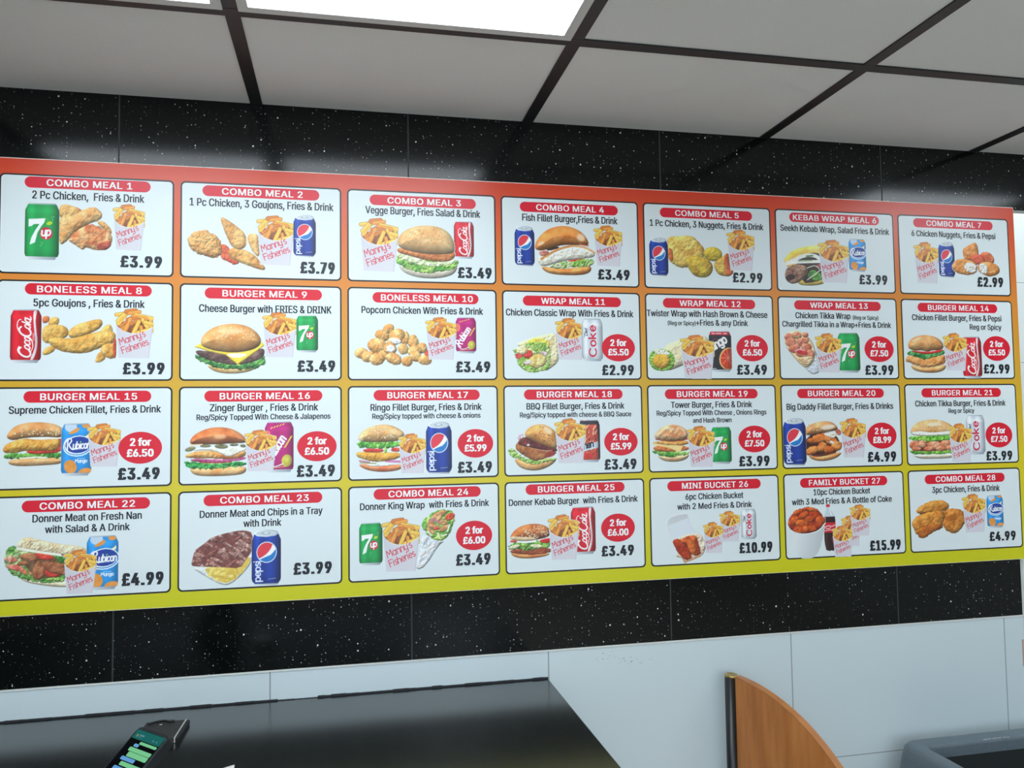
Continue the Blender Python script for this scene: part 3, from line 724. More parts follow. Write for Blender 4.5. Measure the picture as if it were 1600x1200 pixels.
    def bun(s, P, c0=(226, 176, 110), c1=(240, 204, 148), r=70, amp=.12, seeds=0, sc=(245, 225, 180), reg=None, ss=9, lo=.60, hi=.55, ns=40):
        Q = s.blob(P, c0, c1, r, amp, ns, 0, 2, lo, hi)
        if seeds:
            rnd = random.Random(seeds * 7 + int(P[0][0]))
            xs, ys = [q[0] for q in Q], [q[1] for q in Q]
            x0, x1, y0, y1 = reg or (min(xs), max(xs), min(ys), min(ys) + .6 * (max(ys) - min(ys)))
            k = 0
            while k < seeds:
                x, y = rnd.uniform(x0, x1), rnd.uniform(y0, y1)
                k += 1
                u, v = (x - (x0 + x1) / 2) / ((x1 - x0) / 2), (y - y1) / (y1 - y0)
                if u * u + v * v > .92:
                    continue
                f = rnd.uniform(.8, 1.1)
                s.flat(ell(x + 1, y + 2, ss * .75, ss * .45, rnd.uniform(-60, 60), 8), (170, 110, 55), op=.5)
                s.flat(ell(x, y, ss * .7, ss * .42, rnd.uniform(-60, 60), 8), [min(250, q * f) for q in sc])
    def leaf(s, P, c0=(52, 128, 48), c1=(158, 206, 96), ej=13, ns=22):
        s.blob(P, c0, c1, 14, 1.0, ns, ej, 2, .52, .62)
    def fried(s, P, c0=(196, 128, 58), c1=(236, 184, 108), r=46, ej=5, ns=28, amp=.48, lo=.64, hi=.48):
        s.blob(P, c0, c1, r, amp, ns, ej, 2, lo, hi)
    def mesh(s, name, material):
        """unit-size mesh: x 0..1 to the right, z 0..-1 downwards, only where the picture covers the paper"""
        ny, nx = s.X.shape
        a = s.a
        on = np.maximum.reduce([a[:-1, :-1], a[1:, :-1], a[:-1, 1:], a[1:, 1:]]) > .04
        ii, jj = np.nonzero(on)
        idx = np.stack([(ii + 1) * nx + jj, (ii + 1) * nx + jj + 1, ii * nx + jj + 1, ii * nx + jj], 1)
        used, inv = np.unique(idx.ravel(), return_inverse=True)
        co = np.zeros((len(used), 3), np.float32)
        co[:, 0] = (used % nx) / (nx - 1)
        co[:, 2] = -((used // nx) / (ny - 1))
        me = bpy.data.meshes.new(name)
        me.vertices.add(len(used))
        me.vertices.foreach_set('co', co.ravel())
        nf = len(idx)
        me.loops.add(nf * 4)
        me.loops.foreach_set('vertex_index', inv.astype(np.int32).ravel())
        me.polygons.add(nf)
        me.polygons.foreach_set('loop_start', np.arange(0, nf * 4, 4, dtype=np.int32))
        me.polygons.foreach_set('loop_total', np.full(nf, 4, np.int32))
        me.update(calc_edges=True)
        me.validate()
        at = me.color_attributes.new('ink', 'FLOAT_COLOR', 'POINT')
        rgb = tolin(s.rgb.reshape(-1, 3)[used]) / GAIN
        cc = np.ones((len(used), 4), np.float32)
        cc[:, :3] = np.clip(rgb, 0, .95)
        at.data.foreach_set('color', cc.ravel())
        me.materials.append(material)
        return me

# stroke lettering for the logos on cups and cans: letter -> (advance, list of pen paths); x-height 1, y up
def arc(cx, cy, rx, ry, a0, a1, n=10):
    return [(cx + rx * math.cos(math.radians(a0 + (a1 - a0) * i / n)), cy + ry * math.sin(math.radians(a0 + (a1 - a0) * i / n))) for i in range(n + 1)]
PEN = {
 'a': (1.15, [arc(.45, .5, .42, .5, 0, 360, 16), [(.88, 1), (.88, 0)]]),
 'b': (1.1, [[(.05, 1.5), (.05, 0)], arc(.48, .5, .42, .5, 0, 360, 16)]),
 'c': (.95, [arc(.45, .5, .42, .5, 50, 310)]),
 'd': (1.15, [arc(.45, .5, .42, .5, 0, 360, 16), [(.88, 1.5), (.88, 0)]]),
 'e': (1.0, [[(.05, .52), (.84, .52)] + arc(.45, .5, .40, .5, 3, 315, 14)]),
 'g': (1.1, [arc(.45, .5, .42, .5, 0, 360, 16), [(.88, 1), (.88, -.25)] + arc(.48, -.25, .40, .25, 0, -150, 6)]),
 'h': (1.0, [[(.05, 1.5), (.05, 0)], [(.05, .55)] + arc(.43, .6, .38, .4, 170, 0, 8) + [(.81, 0)]]),
 'i': (.4, [[(.12, 1), (.12, 0)], [(.12, 1.38), (.12, 1.42)]]),
 'k': (.95, [[(.05, 1.5), (.05, 0)], [(.75, 1), (.05, .42)], [(.3, .6), (.82, 0)]]),
 'l': (.42, [[(.1, 1.5), (.1, 0)]]),
 'n': (1.0, [[(.05, 1), (.05, 0)], [(.05, .55)] + arc(.43, .6, .38, .4, 170, 0, 8) + [(.81, 0)]]),
 'o': (1.05, [arc(.45, .5, .42, .5, 0, 360, 16)]),
 'p': (1.1, [[(.05, 1), (.05, -.5)], arc(.48, .5, .42, .5, 0, 360, 16)]),
 'r': (.65, [[(.05, 1), (.05, 0)], [(.05, .5)] + arc(.45, .58, .38, .4, 170, 75, 6)]),
 's': (.8, [arc(.36, .76, .28, .24, 40, 270, 8) + arc(.36, .26, .30, .26, 90, -140, 8)]),
 't': (.6, [[(.25, 1.4), (.25, .2), (.4, 0), (.55, .05)], [(.0, 1), (.52, 1)]]),
 'u': (1.05, [[(.05, 1)] + arc(.45, .42, .40, .42, 180, 360, 8) + [(.85, 1)], [(.85, 1), (.85, 0)]]),
 'v': (.9, [[(0, 1), (.4, 0), (.8, 1)]]),
 'y': (1.0, [[(.05, 1)] + arc(.43, .42, .38, .42, 180, 360, 8) + [(.81, 1)], [(.81, 1), (.81, -.2)] + arc(.43, -.2, .38, .28, 0, -140, 6)]),
 "'": (.3, [[(.12, 1.5), (.05, 1.2)]]),
 'C': (1.45, [arc(.72, .75, .68, .75, 42, 318, 16)]),
 'D': (1.4, [[(.1, 0), (.1, 1.5), (.5, 1.5)] + arc(.5, .75, .7, .75, 90, -90, 12) + [(.1, 0)]]),
 'F': (1.0, [[(.05, 0), (.05, 1.45), (.85, 1.45)], [(.05, .8), (.68, .8)]]),
 'M': (1.5, [[(.0, 0), (.18, 1.45), (.66, .55), (1.14, 1.45), (1.32, 0)]]),
 'R': (1.2, [[(.1, 0), (.1, 1.5), (.6, 1.5)] + arc(.6, 1.12, .38, .38, 90, -90, 8) + [(.1, .74)], [(.5, .74), (1.05, 0)]]),
 ' ': (.6, []),
}
def pen_text(p, s, x, y, size, ang, wd, col, shear=0.0, track=0.0, sx=1.0, grow=0.0, contrast=0.0):
    """writes s starting at x, y (baseline) with x-height size, running at angle ang (degrees, up is positive)"""
    c, sn = math.cos(math.radians(ang)), math.sin(math.radians(ang))
    pen = 0.0
    n = max(1, len(s) - 1)
    for k, ch in enumerate(s):
        adv, paths = PEN[ch]
        g = 1 + grow * k / n
        for pa in paths:
            q = []
            for (u, v) in pa:
                U, V = (pen + u * sx * g + shear * v * g) * size, v * size * g
                q.append((x + U * c - V * sn, y - U * sn - V * c))
            p.strk(q, wd * g, col, sm=0)
            if contrast:
                q2 = [(a + contrast * c, b - contrast * sn) for a, b in q]
                p.strk(q2, wd * g, col, sm=0)
        pen += (adv * sx + track) * g
    return pen * size

# ------------------------------------------------------------------ printed pictures: fries and drinks
def paint_fries():
    p = Pic(744, 380, 1086, 830, 2.7)
    RED = (206, 62, 74)
    p.flat([(768, 505), (1078, 480), (1080, 560), (905, 610), (770, 560)], (128, 70, 38), var=30)
    p.flat([(764, 512), (800, 518), (800, 540), (766, 530)], (70, 52, 50))
    fr = [((1002, 455), (1050, 570), 28, 0), ((1055, 470), (1068, 590), 26, 0), ((812, 560), (882, 470), 30, 1), ((782, 520), (842, 440), 34, 0), ((762, 440), (862, 425), 30, 0), ((776, 492), (848, 418), 32, 0),
          ((850, 412), (928, 402), 40, 2), ((872, 425), (962, 412), 30, 1), ((930, 440), (1070, 470), 34, 0), ((905, 452), (1020, 470), 30, 1), ((985, 478), (1045, 575), 28, 0),
          ((1010, 505), (1076, 520), 30, 0), ((858, 480), (940, 470), 26, 2), ((838, 585), (882, 478), 32, 1), ((892, 520), (962, 482), 28, 2), ((975, 545), (990, 620), 28, 1),
          ((918, 560), (900, 620), 26, 2), ((908, 612), (958, 500), 33, 0), ((950, 598), (1078, 560), 32, 0), ((800, 545), (850, 500), 24, 2)]
    cs = [(236, 188, 84), (226, 150, 66), (206, 122, 56)]
    clip = [(744, 380), (1086, 380), (1086, 560), (1070, 575), (990, 606), (905, 612), (830, 598), (790, 570), (744, 500)]
    for (a, b, w, k) in fr:
        p.strk([a, b], w + 5, (150, 84, 34), op=.75)
        p.strk([a, b], w, cs[k], var=14)
        dx, dy = b[0] - a[0], b[1] - a[1]
        L = math.hypot(dx, dy)
        o = (dy / L * w * .18, -dx / L * w * .18)
        if o[1] > 0:
            o = (-o[0], -o[1])
        p.strk([(a[0] + o[0], a[1] + o[1]), (b[0] + o[0], b[1] + o[1])], w * .38, [min(250, c * 1.11) for c in cs[k]], op=.8, var=8)
    front = [(760, 528)] + [(780, 552), (812, 578), (850, 597), (900, 607), (950, 605), (1000, 592), (1040, 572), (1079, 546)] + [(1046, 827), (785, 822)]
    p.grad(front, (205, 203, 211), (213, 209, 215), 770, 560, 1000, 820, sm=0)
    p.strk([(760, 528), (780, 552), (812, 578), (850, 597), (900, 607), (950, 605), (1000, 592), (1040, 572), (1079, 546)], 4, (228, 228, 232), sm=0)
    p.flat([(1046, 827), (1036, 827), (1068, 556), (1079, 546)], (194, 193, 203), op=.7)
    pen_text(p, "Manny's", 800, 710, 40, 20.5, 7, RED, sx=.88)
    pen_text(p, "Fisheries", 822, 786, 39.5, 20.5, 7, RED, sx=.88)
    return p

CW_, CH_ = 200.0, 345.0
def can_body(p, colour, lid=False, top=0.0, squash=1.0, base=True):
    """cylinder lit from the upper left; returns the outline of the printed wall"""
    silver = (196, 202, 208)
    sh = 34
    if lid:
        p.grad(ell(100, 24, 82, 22), (232, 238, 240), (168, 178, 186), 30, 5, 170, 40, 0)
        p.flat(ell(100, 25, 70, 15), (198, 206, 212))
        p.flat(ell(98, 24, 30, 8), (150, 160, 168))
        p.flat(ell(98, 23, 20, 5), (220, 226, 230))
        outline = [(18, 30), (40, 42), (100, 48), (160, 42), (182, 30), (198, 66), (199, 90), (199, 300), (194, 318), (176, 334), (24, 334), (6, 318), (1, 300), (1, 90), (2, 66)]
        y1 = 334
    else:
        p.grad([(22, 2), (178, 2), (182, 14), (18, 14)], silver, (150, 158, 166), 20, 2, 180, 2, 0)
        outline = [(18, 9), (182, 9), (198, 44), (199, 60), (199, 305), (192, 325), (8, 325), (1, 305), (1, 60), (2, 44)]
        y1 = 325
    if base:
        p.grad([(10, y1 - 8), (190, y1 - 8), (176, 343), (24, 343)], (214, 220, 224), (136, 146, 156), 20, 330, 190, 344, 0)
    p.flat(outline, colour)
    return outline

def can_shade(p, outline, hl=.34, dark=.42):
    w = (slice(None), slice(None))
    m = np.clip(-p.sdf(outline, w) / p.st + .5, 0, 1)
    u = p.X / CW_
    f = 1 + hl * np.exp(-((u - .20) / .09) ** 2) * .55 + hl * .3 * np.exp(-((u - .62) / .12) ** 2) - dark * np.clip((u - .72) / .28, 0, 1) ** 1.4 - dark * .8 * np.clip((.10 - u) / .10, 0, 1) ** 1.5
    f *= 1 - .18 * np.clip((p.Y / CH_ - .8) / .2, 0, 1) + .10 * np.exp(-((p.Y / CH_ - .14) / .05) ** 2)
    p.rgb = np.clip(p.rgb * (1 + (f - 1) * m)[..., None], 0, 250)

def new_can():
    return Pic(0, 0, CW_, CH_, 2.4)

def paint_lemon():
    p = new_can()
    o = can_body(p, (28, 150, 76))
    can_shade(p, o, .3, .5)
    p.flat([(22, 100), (118, 92), (112, 118), (96, 140), (74, 180), (60, 240), (30, 254), (38, 214), (62, 164), (84, 128), (52, 130), (40, 142), (22, 146)], (240, 246, 244))
    p.flat(ell(124, 184, 37, 38), (206, 36, 56))
    pen_text(p, 'up', 96, 200, 31, 6, 10, (244, 244, 244), shear=.2, sx=.85)
    p.flat(ell(142, 122, 18, 11, -20), (176, 208, 44))
    p.flat(ell(130, 100, 8, 13, -30), (66, 168, 62))
    for x, y in ((154, 84), (160, 94), (166, 82), (94, 240), (100, 252), (104, 240), (92, 260), (160, 104)):
        p.flat(ell(x, y, 2.6, 2.6), (150, 214, 160))
    return p

def paint_cola():
    p = new_can()
    o = can_body(p, (28, 56, 140), True)
    can_shade(p, o, .5, .55)
    p.flat(ell(102, 142, 70, 66), (206, 216, 226))
    cl = ell(102, 142, 64, 60)
    p.flat(cl, (238, 240, 242))
    p.flat([(30, 60), (150, 60), (138, 110), (108, 148), (70, 172), (30, 186)], (222, 58, 72), 1, clip=cl)
    p.flat([(44, 190), (96, 170), (136, 158), (166, 112), (190, 90), (190, 220), (60, 220)], (36, 122, 196), 1, clip=cl)
    p.flat([(52, 184), (92, 166), (130, 140), (160, 92), (172, 112), (146, 146), (110, 164)], (238, 240, 242), 2, clip=cl)
    pen_text(p, 'pepsi', 60, 320, 31, 90, 7.5, (228, 234, 240), sx=.95)
    for i in range(5):
        p.strk([(112 + i * 11, 308 - i), (118 + i * 11, 307 - i)], 4, (150, 166, 200))
    return p

def paint_red():
    p = new_can()
    o = can_body(p, (206, 30, 44))
    p.flat([(148, 6), (172, 6), (160, 60), (166, 130), (176, 200), (172, 260), (150, 326), (126, 328), (156, 262), (162, 200), (152, 130), (146, 60)], (236, 228, 228), 1, clip=o)
    can_shade(p, o, .25, .55)
    W = (244, 240, 238)
    # script lettering climbing the can, big swashed capitals
    pen_text(p, 'C', 132, 316, 50, 90, 11, W, shear=.3, sx=.84)
    for ch, y in (('o', 262), ('c', 234), ('a', 209), ('o', 130), ('l', 102), ('a', 91)):
        pen_text(p, ch, 128, y, 35, 90, 8.5, W, shear=.35, sx=.76)
    pen_text(p, 'C', 132, 184, 50, 90, 11, W, shear=.3, sx=.84)
    p.strk([(134, 272), (148, 240), (140, 200), (126, 186)], 8, W, taper=(.5, 1))
    p.strk([(62, 150), (44, 122), (44, 84), (60, 64), (70, 70)], 8, W, taper=(1, .5))
    p.strk([(60, 282), (48, 262), (58, 240)], 8, W)
    p.strk([(128, 76), (134, 62), (126, 48)], 7, W)
    pen_text(p, 'classic', 154, 204, 10, 90, 2.4, (236, 190, 190))
    return p

def paint_diet():
    p = new_can()
    o = can_body(p, (204, 210, 216))
    can_shade(p, o, .30, .34)
    R = (208, 24, 58)
    y = 306
    # slab roman capitals and letters set upwards
    for ch, size, adv in (('C', 44, 78), ('o', 46, 57), ('k', 44, 55), ('e', 46, 50)):
        pen_text(p, ch, 132 if ch != 'C' else 136, y, size, 90, 11, R, sx=1.12)
        pen_text(p, ch, 132 if ch != 'C' else 136, y - 4, size, 90, 9, R, sx=1.12)
        y -= adv + 4
    pen_text(p, 'Diet', 54, 140, 17, 90, 4.5, (48, 52, 58), shear=.35)
    p.strk([(22, 150), (30, 142), (26, 120)], 4, (48, 52, 58))
    return p

def paint_mango():
    p = new_can()
    o = can_body(p, (40, 142, 212))
    can_shade(p, o, .22, .26)
    OR = (228, 150, 66)
    p.flat(ell(62, 24, 40, 34), (196, 212, 228), clip=o)
    p.flat([(42, 66), (80, 44), (112, 24), (120, 44), (100, 62), (60, 74)], OR, 2)
    p.flat(ell(160, 14, 26, 20), OR, clip=o)
    p.flat(ell(62, 284, 40, 46, -32), OR, var=14, clip=o)
    p.flat(ell(158, 326, 50, 32, -12), OR, var=14, clip=o)
    p.flat(ell(110, 150, 98, 68, -6), (232, 240, 246), clip=o)
    p.flat(ell(110, 150, 91, 61, -6), (40, 142, 212), clip=o)
    p.flat(ell(108, 148, 86, 56, -6), (232, 240, 246), clip=o)
    p.flat(ell(112, 142, 84, 54, -6), (28, 62, 152), clip=o)
    W = (244, 246, 248)
    p.strk([(40, 178), (44, 110)], 10, W)
    p.strk([(22, 130), (36, 104), (62, 100), (70, 118), (48, 140), (66, 168), (78, 172)], 9, W)
    pen_text(p, 'ubicon', 76, 170, 31, 3, 8.5, W, shear=.15, sx=.66)
    p.flat([(122, 118), (134, 126), (124, 134)], (96, 176, 70))
    p.flat([(150, 90), (176, 76), (180, 60), (188, 84), (176, 96)], (236, 232, 196), 1)
    pen_text(p, 'Mango'[1:], 112, 258, 14, 2, 4.5, W)
    pen_text(p, 'M', 92, 257, 14, 2, 4, W)
    for i in range(4):
        p.strk([(108 + i * 13, 232), (115 + i * 13, 232)], 4, (180, 212, 236))
    return p

def paint_guava():
    p = new_can()
    o = can_body(p, (176, 32, 112))
    p.flat(ell(152, 266, 36, 42, 15), (196, 188, 70), var=20)
    p.flat(ell(160, 258, 14, 20, 15), (220, 212, 110), op=.6)
    p.flat(ell(16, 100, 28, 40), (224, 110, 96), clip=o)
    p.strk([(20, 276), (60, 312), (124, 288)], 7, (240, 228, 236))
    can_shade(p, o, .18, .4)
    W = (246, 240, 244)
    pen_text(p, 'R', 44, 286, 44, 56, 12, W, shear=.12, sx=.8)
    p.strk([(20, 262), (28, 226), (56, 222)], 9, W)
    pen_text(p, 'ubicon', 70, 236, 40, 56, 11.5, W, shear=.12, sx=.64)
    Y = (226, 188, 70)
    for i, t in enumerate(([(0, 0), (8, 12)], [(8, 0), (16, 8)], [(20, 0), (24, 10)], [(30, 2), (34, 10)], [(42, 0), (46, 8)])):
        p.strk([(44 + i * 20, 48 - i * 6), (52 + i * 20, 40 - i * 6)], 7, Y)
    for i in range(6):
        p.strk([(136 + i * 8, 176 - i * 13), (146 + i * 8, 168 - i * 13)], 9, Y)
    p.strk([(90, 130), (112, 96)], 5, (214, 168, 196))
    for i in range(6):
        p.strk([(40 + i * 18, 316 - i * 2), (50 + i * 18, 315 - i * 2)], 6, (226, 170, 90))
    return p

def paint_orange():
    p = new_can()
    o = can_body(p, (44, 44, 48))
    p.flat([(16, 8), (184, 8), (194, 34), (6, 34)], (198, 36, 54))
    for x, l in ((30, 22), (66, 44), (134, 26)):
        p.strk([(x, 22), (x + l, 22)], 8, (236, 196, 200))
    p.flat(ell(170, 232, 80, 96, 20), (226, 182, 110), clip=o)
    p.flat(ell(172, 232, 70, 86, 20), (204, 60, 38), clip=o)
    for k in range(9):
        a = math.radians(20 + k * 40)
        p.strk([(168, 226), (168 + 64 * math.cos(a), 226 + 80 * math.sin(a))], 4, (232, 150, 120))
    p.flat([(120, 320), (160, 250), (199, 290), (199, 320)], (196, 66, 30), 1, clip=o, op=.7)
    p.strk([(6, 316), (60, 316)], 7, (200, 200, 204))
    p.strk([(34, 78), (60, 66), (80, 76)], 8, (120, 40, 60))
    can_shade(p, o, .18, .3)
    pen_text(p, 'ango', 36, 166, 46, 30, 15, (240, 234, 232), sx=.76, grow=.05)
    return p

def paint_burst():
    p = new_can()
    o = can_body(p, (186, 76, 56))
    rnd = random.Random(4)
    cs = ((230, 130, 90), (206, 60, 52), (240, 190, 150), (120, 40, 44))
    for i in range(90):
        x, y = rnd.uniform(6, 165), rnd.uniform(24, 320)
        a = math.radians(-60 + rnd.uniform(-25, 25))
        l = rnd.uniform(20, 60)
        p.strk([(x, y), (x + l * math.cos(a), y + l * math.sin(a))], rnd.uniform(6, 14), cs[i % 4], taper=(1, .2))
    p.flat([(0, 2), (200, 2), (200, 40), (0, 40)], (52, 50, 58), clip=o)
    p.flat([(0, 218), (196, 172), (196, 222), (0, 266)], (196, 204, 212), clip=o)
    p.flat([(164, 10), (184, 10), (199, 46), (199, 322), (176, 322), (184, 160)], (46, 46, 58), 1, clip=o)
    p.flat(ell(80, 292, 50, 22), (206, 48, 46), clip=o)
    can_shade(p, o, .2, .4)
    pen_text(p, 'nen', 44, 236, 34, 12, 12, (40, 44, 56), sx=.95, shear=.2)
    return p

def paint_bottle():
    p = Pic(0, 0, 140, 545, 4)
    p.flat([(36, 0), (78, 0), (78, 32), (36, 32)], (206, 36, 60))
    p.flat([(40, 30), (76, 30), (78, 60), (118, 110), (134, 150), (130, 160), (4, 160), (2, 148), (22, 104), (38, 62)], (196, 208, 216), 1)
    p.flat([(60, 40), (72, 40), (84, 90), (112, 140), (90, 140)], (228, 236, 240), 1)
    b = [(4, 145), (132, 145), (136, 180), (138, 400), (134, 470), (120, 530), (100, 545), (84, 536), (60, 545), (40, 538), (20, 530), (8, 470), (2, 400), (2, 180)]
    p.grad(b, (62, 34, 34), (36, 24, 28), 0, 0, 140, 0, 0)
    p.flat([(2, 212), (138, 212), (138, 330), (2, 330)], (206, 34, 48))
    p.strk([(10, 262), (60, 248), (90, 262), (130, 244)], 10, (240, 220, 220))
    p.strk([(20, 276), (50, 286), (80, 272)], 8, (240, 220, 220))
    p.strk([(10, 310), (60, 296), (130, 306)], 8, (236, 226, 226))
    p.strk([(30, 350), (26, 500)], 8, (92, 58, 56))
    p.flat([(80, 380), (132, 340), (134, 440), (100, 470)], (150, 34, 40), 1)
    return p

# ------------------------------------------------------------------ printed pictures: the meals
G0, G1 = (206, 140, 68), (240, 190, 116)          # golden crumb
R0, R1 = (186, 74, 36), (224, 116, 58)            # spicy red crumb
CR = (240, 236, 224)                              # cream
TM = ((196, 44, 40), (232, 92, 68))               # tomato

def f1(p):
    p.fried([(525, 470), (600, 458), (730, 500), (750, 560), (640, 610), (525, 590)], (206, 140, 72), (238, 190, 120))
    p.fried([(850, 605), (915, 590), (985, 650), (1003, 720), (960, 700)], (212, 150, 80), (238, 190, 124), 30)
    p.fried([(610, 775), (670, 690), (760, 628), (860, 636), (960, 680), (1003, 720), (1003, 815), (930, 862), (830, 858), (780, 830), (742, 868), (690, 832), (640, 800)], (196, 104, 56), (240, 190, 130), 60, 9)
    p.fried([(880, 790), (990, 770), (1000, 820), (930, 862), (860, 850)], (150, 60, 44), (190, 90, 66), 24, 6)
    p.fried([(525, 560), (630, 572), (720, 512), (830, 464), (915, 520), (905, 580), (830, 612), (740, 652), (660, 705), (600, 790), (525, 835)], (210, 142, 76), (240, 196, 130), 60, 4)
def f2(p):
    p.fried([(412, 640), (475, 640), (525, 720), (600, 790), (560, 828), (490, 792), (420, 770)], (206, 72, 44), (228, 110, 70), 26, 8)
    p.fried([(125, 620), (165, 545), (262, 512), (345, 540), (412, 592), (442, 660), (430, 735), (385, 765), (310, 755), (225, 735), (155, 690)], (198, 134, 66), (232, 180, 110), 60, 9, 20, 1.1)
    p.fried([(650, 540), (770, 532), (775, 660), (770, 760), (700, 690)], (214, 156, 84), (238, 196, 128), 40, 3)
    p.fried([(480, 700), (540, 662), (640, 682), (730, 722), (780, 790), (826, 830), (820, 860), (780, 858), (680, 828), (600, 800), (510, 762)], (202, 136, 70), (236, 188, 112), 40, 4)
    p.fried([(416, 392), (470, 408), (560, 468), (640, 530), (662, 600), (648, 662), (588, 686), (520, 662), (478, 570), (440, 480)], (208, 144, 76), (238, 192, 120), 50, 3)
    p.flat(ell(660, 610, 12, 45), (236, 210, 180), op=.7)
def f3(p):
    p.bun([(525, 800), (1115, 800), (1085, 900), (980, 942), (840, 958), (680, 942), (565, 892)], (226, 214, 190), (240, 230, 210), 60)
    p.leaf([(512, 790), (530, 720), (640, 742), (800, 785), (1000, 775), (1100, 760), (1126, 805), (1060, 862), (940, 888), (780, 908), (640, 872), (535, 830)], (70, 150, 50), (180, 214, 110))
    p.blob([(515, 755), (530, 705), (700, 752), (830, 800), (960, 790), (1095, 752), (1110, 780), (980, 830), (800, 838), (640, 800)], (206, 220, 160), (244, 246, 226), 12, 1, 20, 12)
    p.fried([(528, 664), (700, 690), (900, 705), (1082, 680), (1085, 755), (980, 796), (800, 782), (640, 742), (528, 716)], (184, 98, 50), (216, 140, 74), 40, 3)
    p.bun([(540, 668), (532, 600), (560, 535), (620, 488), (720, 452), (830, 442), (950, 460), (1030, 510), (1072, 590), (1082, 660), (1068, 706), (950, 720), (830, 724), (680, 706)], (214, 162, 100), (232, 196, 138), 130, .1, 150, (232, 160, 96), (570, 1040, 450, 640), 9)
def f4(p):
    p.bun([(465, 775), (600, 800), (760, 800), (960, 745), (996, 790), (970, 835), (890, 862), (700, 868), (555, 856), (488, 822)], (206, 118, 50), (236, 170, 96), 50)
    p.blob([(720, 720), (840, 690), (980, 690), (990, 730), (850, 760)], TM[0], TM[1], 10, .6, 20, 4)
    p.leaf([(540, 790), (580, 745), (680, 715), (780, 720), (900, 695), (1010, 690), (1012, 745), (930, 772), (800, 778), (650, 805)], (120, 180, 60), (226, 230, 196))
    p.fried([(432, 700), (452, 660), (560, 620), (700, 566), (800, 552), (930, 562), (1036, 626), (1020, 672), (900, 690), (740, 712), (620, 746), (478, 788), (438, 742)], (232, 226, 208), (246, 240, 226), 50, 3, 30, .4)
    p.strk([(470, 705), (600, 622), (700, 580), (790, 558)], 24, (206, 140, 78), var=20)
    p.strk([(800, 560), (930, 568), (1030, 625)], 18, (222, 160, 96), var=20)
    p.strk([(795, 575), (790, 640)], 5, (190, 160, 120))
    p.blob([(440, 632), (520, 608), (565, 640), (470, 688)], (190, 110, 96), (220, 150, 130), 10, .6, 16, 4)
    p.flat([(515, 600), (640, 566), (665, 585), (545, 622)], (62, 40, 32), 1)
    p.bun([(402, 606), (416, 530), (470, 450), (560, 384), (690, 350), (800, 364), (900, 414), (952, 480), (972, 548), (880, 550), (700, 548), (560, 594), (465, 622)], (216, 122, 50), (236, 158, 84), 120, .12)
    p.flat(ell(885, 470, 62, 56, 30), (244, 214, 182), op=.85, soft=34)
    p.flat(ell(468, 545, 48, 28, -25), (248, 214, 180), op=.9, soft=22)
    p.strk([(870, 540), (960, 552)], 14, (196, 90, 60), var=30)
def f5(p):
    p.fried([(345, 480), (400, 440), (500, 440), (620, 425), (700, 490), (765, 570), (775, 650), (700, 700), (600, 780), (520, 802), (420, 772), (348, 700)], (214, 160, 70), (244, 216, 120), 70, 8)
    p.fried([(350, 560), (412, 590), (414, 735), (358, 705)], (196, 84, 40), (226, 130, 70), 20, 6)
    p.fried(ell(862, 628, 108, 82), (200, 168, 50), (226, 204, 80), 60, 2)
    p.fried([(872, 720), (950, 668), (1045, 596), (1048, 780), (1104, 822), (1050, 882), (930, 872), (876, 800)], (196, 150, 60), (226, 196, 90), 50, 3)
    p.fried([(985, 640), (1046, 598), (1050, 780), (1104, 822), (1050, 880), (990, 870)], (190, 84, 44), (220, 130, 76), 34, 4)
    p.fried([(536, 712), (600, 660), (700, 650), (800, 680), (858, 745), (856, 830), (800, 892), (720, 902), (640, 882), (578, 800)], (186, 140, 50), (222, 198, 70), 80, 2)
def f6(p):
    p.bun([(212, 740), (280, 620), (400, 556), (560, 520), (720, 505), (720, 640), (716, 960), (640, 990), (480, 1002), (380, 985), (300, 800)], (226, 186, 70), (240, 216, 120), 50)
    p.flat([(360, 690), (480, 620), (620, 600), (718, 640), (716, 900), (600, 955), (430, 975)], (58, 44, 36), 1, var=16)
    p.strk([(225, 760), (330, 712), (460, 640), (600, 632), (668, 690)], 44, (232, 230, 222), var=10)
    p.strk([(300, 730), (480, 715), (710, 705)], 36, (238, 236, 230), var=10)
    p.strk([(400, 715), (560, 700)], 12, (150, 180, 130))
    p.strk([(500, 650), (570, 640)], 20, (100, 130, 80))
    p.blob([(600, 750), (716, 720), (716, 800), (640, 790)], (150, 60, 60), (200, 120, 120), 10, .6, 16, 4)
    p.leaf([(500, 870), (560, 800), (660, 850), (700, 900), (620, 950), (530, 930)], (60, 120, 50), (130, 186, 80), 8)
    p.strk([(500, 790), (600, 750), (650, 800)], 9, (226, 226, 214))
    p.strk([(500, 930), (620, 840), (710, 770)], 9, (226, 226, 214))
    p.fried([(232, 880), (255, 800), (330, 755), (420, 748), (490, 770), (515, 830), (455, 920), (380, 972), (300, 984), (240, 940)], (120, 76, 62), (196, 156, 128), 70, 4, 22, .9)
    p.flat(ell(300, 905, 58, 36, -15), (60, 38, 36), var=16)
